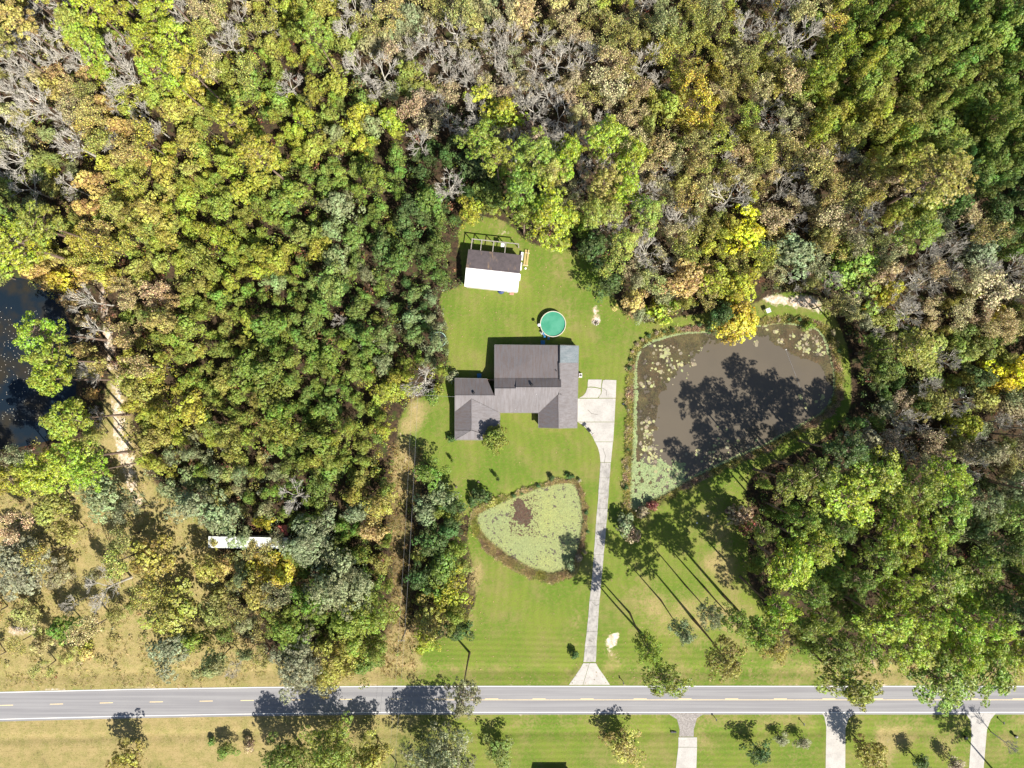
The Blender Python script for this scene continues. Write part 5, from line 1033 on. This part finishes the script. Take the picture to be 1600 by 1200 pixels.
for i in range(8): MB().box((random.uniform(-1, 1.6), random.uniform(-1, 1), .3 + random.random() * .5), (random.uniform(.4, 1.1), .3, .12), random.uniform(0, 3)).build('rubble', noisy('rusty_rubble', (.35, .15, .09), (.25, .12, .08), 2) if i == 0 else bpy.data.materials['rusty_rubble'], rh)
# house just south of the frame, only its shadow and eave are seen
sh_ = tag(empty('south_house', tuple(P(868, 1232))), 'dark-roofed house at the bottom edge seen only by its eave', 'house'); MB().box((0, 0, 1.3), (8, 9, 2.6)).build('wall', M_WALL, sh_)
MB().prism([(-4.4, -5, 2.6), (4.4, -5, 2.6), (4.4, 0, 4), (-4.4, 0, 4)], .15).build('roof_slope', M_SH, sh_); MB().prism([(-4.4, .02, 4), (4.4, .02, 4), (4.4, 5, 2.6), (-4.4, 5, 2.6)], .15).build('roof_slope', M_SH, sh_)
# ================================================================== UTILITY LINE
M_POLE = noisy('pole_wood', (.22, .18, .15), (.3, .26, .22), 2); M_WIRE = mat('wire', (.26, .26, .27), .6); M_CER = mat('ceramic', (.8, .8, .8), .3)
poles = []
for (bx_, by_, lab) in [(657, 616, 'wooden utility pole beside the pale leafless bush west of the house'), (637, 978, 'wooden utility pole in the brown opening above the road verge'), (620, 1190, 'wooden utility pole across the road between the oaks'), (652, 180, 'wooden utility pole hidden in the north woods')][:3]:
    o = tag(empty('utility_pole', tuple(P(bx_, by_))), lab, 'utility pole', 'poles of the utility line'); MB().tube((0, 0, -.3), (0, 0, 9.6), .16, .11, 9).build('pole', M_POLE, o); MB().box((0, -.05, 9.0), (1.6, .1, .12)).build('crossarm', M_POLE, o)
    for x in (-.7, .7): MB().tube((x, -.05, 9.06), (x, -.05, 9.28), .06, .05, 7).build('insulator', M_CER, o)
    poles.append(Vector((o.location.x, o.location.y, 9.2)))
tfm = MB().tube((.3, 0, 8.0), (.3, 0, 8.8), .24, .24, 10).build('transformer', M_UNIT, [o for o in SC.objects if o.name == 'utility_pole'][0])
def wire(a, b, sag, lab, r=.014, cat='wire'):
    mb = MB(); pts = [Vector(a).lerp(Vector(b), t / 12) - Vector((0, 0, sag * 4 * (t / 12) * (1 - t / 12))) for t in range(13)]
    for i in range(12): mb.tube(pts[i], pts[i + 1], r, r, 4, False)
    tag(mb.build('power_wire', M_WIRE), lab, cat, 'utility wires')
wire(poles[0] + Vector((-.7, 0, 0)), poles[1] + Vector((-.7, 0, 0)), 1.0, 'thin wire running from the house pole to the road pole, woods side'); wire(poles[0] + Vector((.7, 0, 0)), poles[1] + Vector((.7, 0, 0)), 1.2, 'thin wire running from the house pole to the road pole, yard side', .02)
wire(poles[1] + Vector((-.7, 0, 0)), poles[2] + Vector((-.7, 0, 0)), .6, 'thin wire crossing the road between the poles, west side'); wire(poles[1] + Vector((.7, 0, 0)), poles[2] + Vector((.7, 0, 0)), .6, 'thin wire crossing the road between the poles, east side')
wire(poles[0] + Vector((0, 0, -.8)), P(711.5, 620, 4.5), .5, 'service cable from the pole to the west gable of the house', .025)
# mailboxes
def mailbox(px, py, lab, dark=True):
    o = tag(empty('mailbox', tuple(P(px, py))), lab, 'mailbox', 'mailboxes by the road'); MB().box((0, 0, .55), (.12, .12, 1.1)).build('post', M_TIM, o); MB().box((0, 0, 1.22), (.24, .55, .22)).build('box', M_BLACK if dark else M_UNIT, o); MB().box((0, .29, 1.22), (.2, .02, .18)).build('door', M_UNIT, o)
mailbox(973, 1064, 'mailbox east of the main driveway mouth'); mailbox(1117, 1121, 'black mailbox beside the gravel drive'); mailbox(1253, 1128, 'mailbox west of the middle south driveway'); mailbox(1563, 1126, 'mailbox east of the last south driveway')
for (px, py, lab) in [(1507, 1151, 'black planter pot west of the last south driveway'), (1585, 1149, 'black planter pot near the pinkish crape tree')]:
    o = tag(empty('planter_pot', tuple(P(px, py))), lab, 'planter', 'black planter pots'); MB().tube((0, 0, 0), (0, 0, .7), .3, .45, 10).build('pot', M_BLACK, o); MB().sphere((0, .1, .8), .3, 7, 5, .8).build('plant', M_STONE, o)
o = tag(empty('culvert_marker', tuple(P(1052, 1144))), 'dark culvert pipe end beside the gravel drive', 'culvert'); MB().tube((-.6, 0, -.2), (.8, 0, -.2), .3, .3, 12).build('pipe', M_TRIM, o); MB().box((-.5, .45, .2), (.1, .1, 1.0)).build('stake', M_TIM, o)
o = tag(empty('pond_buoy', tuple(P(1228, 546, WZ))), 'tiny white float at the end of a line on the big pond', 'float'); MB().sphere((0, 0, 0), .16, 8, 5).build('float', M_UNIT, o)
mb = MB(); a = P(1228, 547, WZ + .04); b = P(1262, 636, WZ + .04); mb.tube(a, b, .03, .03, 4, False); tag(mb.build('float_line', M_WIRE), 'thin pale line stretched over the brown pond water', 'line')
for i, (px, py, lab) in enumerate([(1172, 469, 'pale rock near the feeder table'), (1106, 806, 'white stone in the meadow, upper one'), (1089, 817, 'white stone in the meadow, lower one'), (974, 631, 'white stone on the grass beside the concrete pad')]):
    o = tag(empty('rock', tuple(P(px, py))), lab, 'rock', 'pale rocks'); MB().sphere((0, 0, .05), .24 + .1 * (i == 0), 7, 5, .6).build('rock', M_CER if i else M_STONE, o)
# empty trees with no label guard
for t in TREES:
    if 'label' not in t[5]: t[5]['label'] = 'tree in the woods beside the yard'
for o in SC.objects:
    if 'kind' in o and o['kind'] == 'structure' and 'category' in o: del o['category']
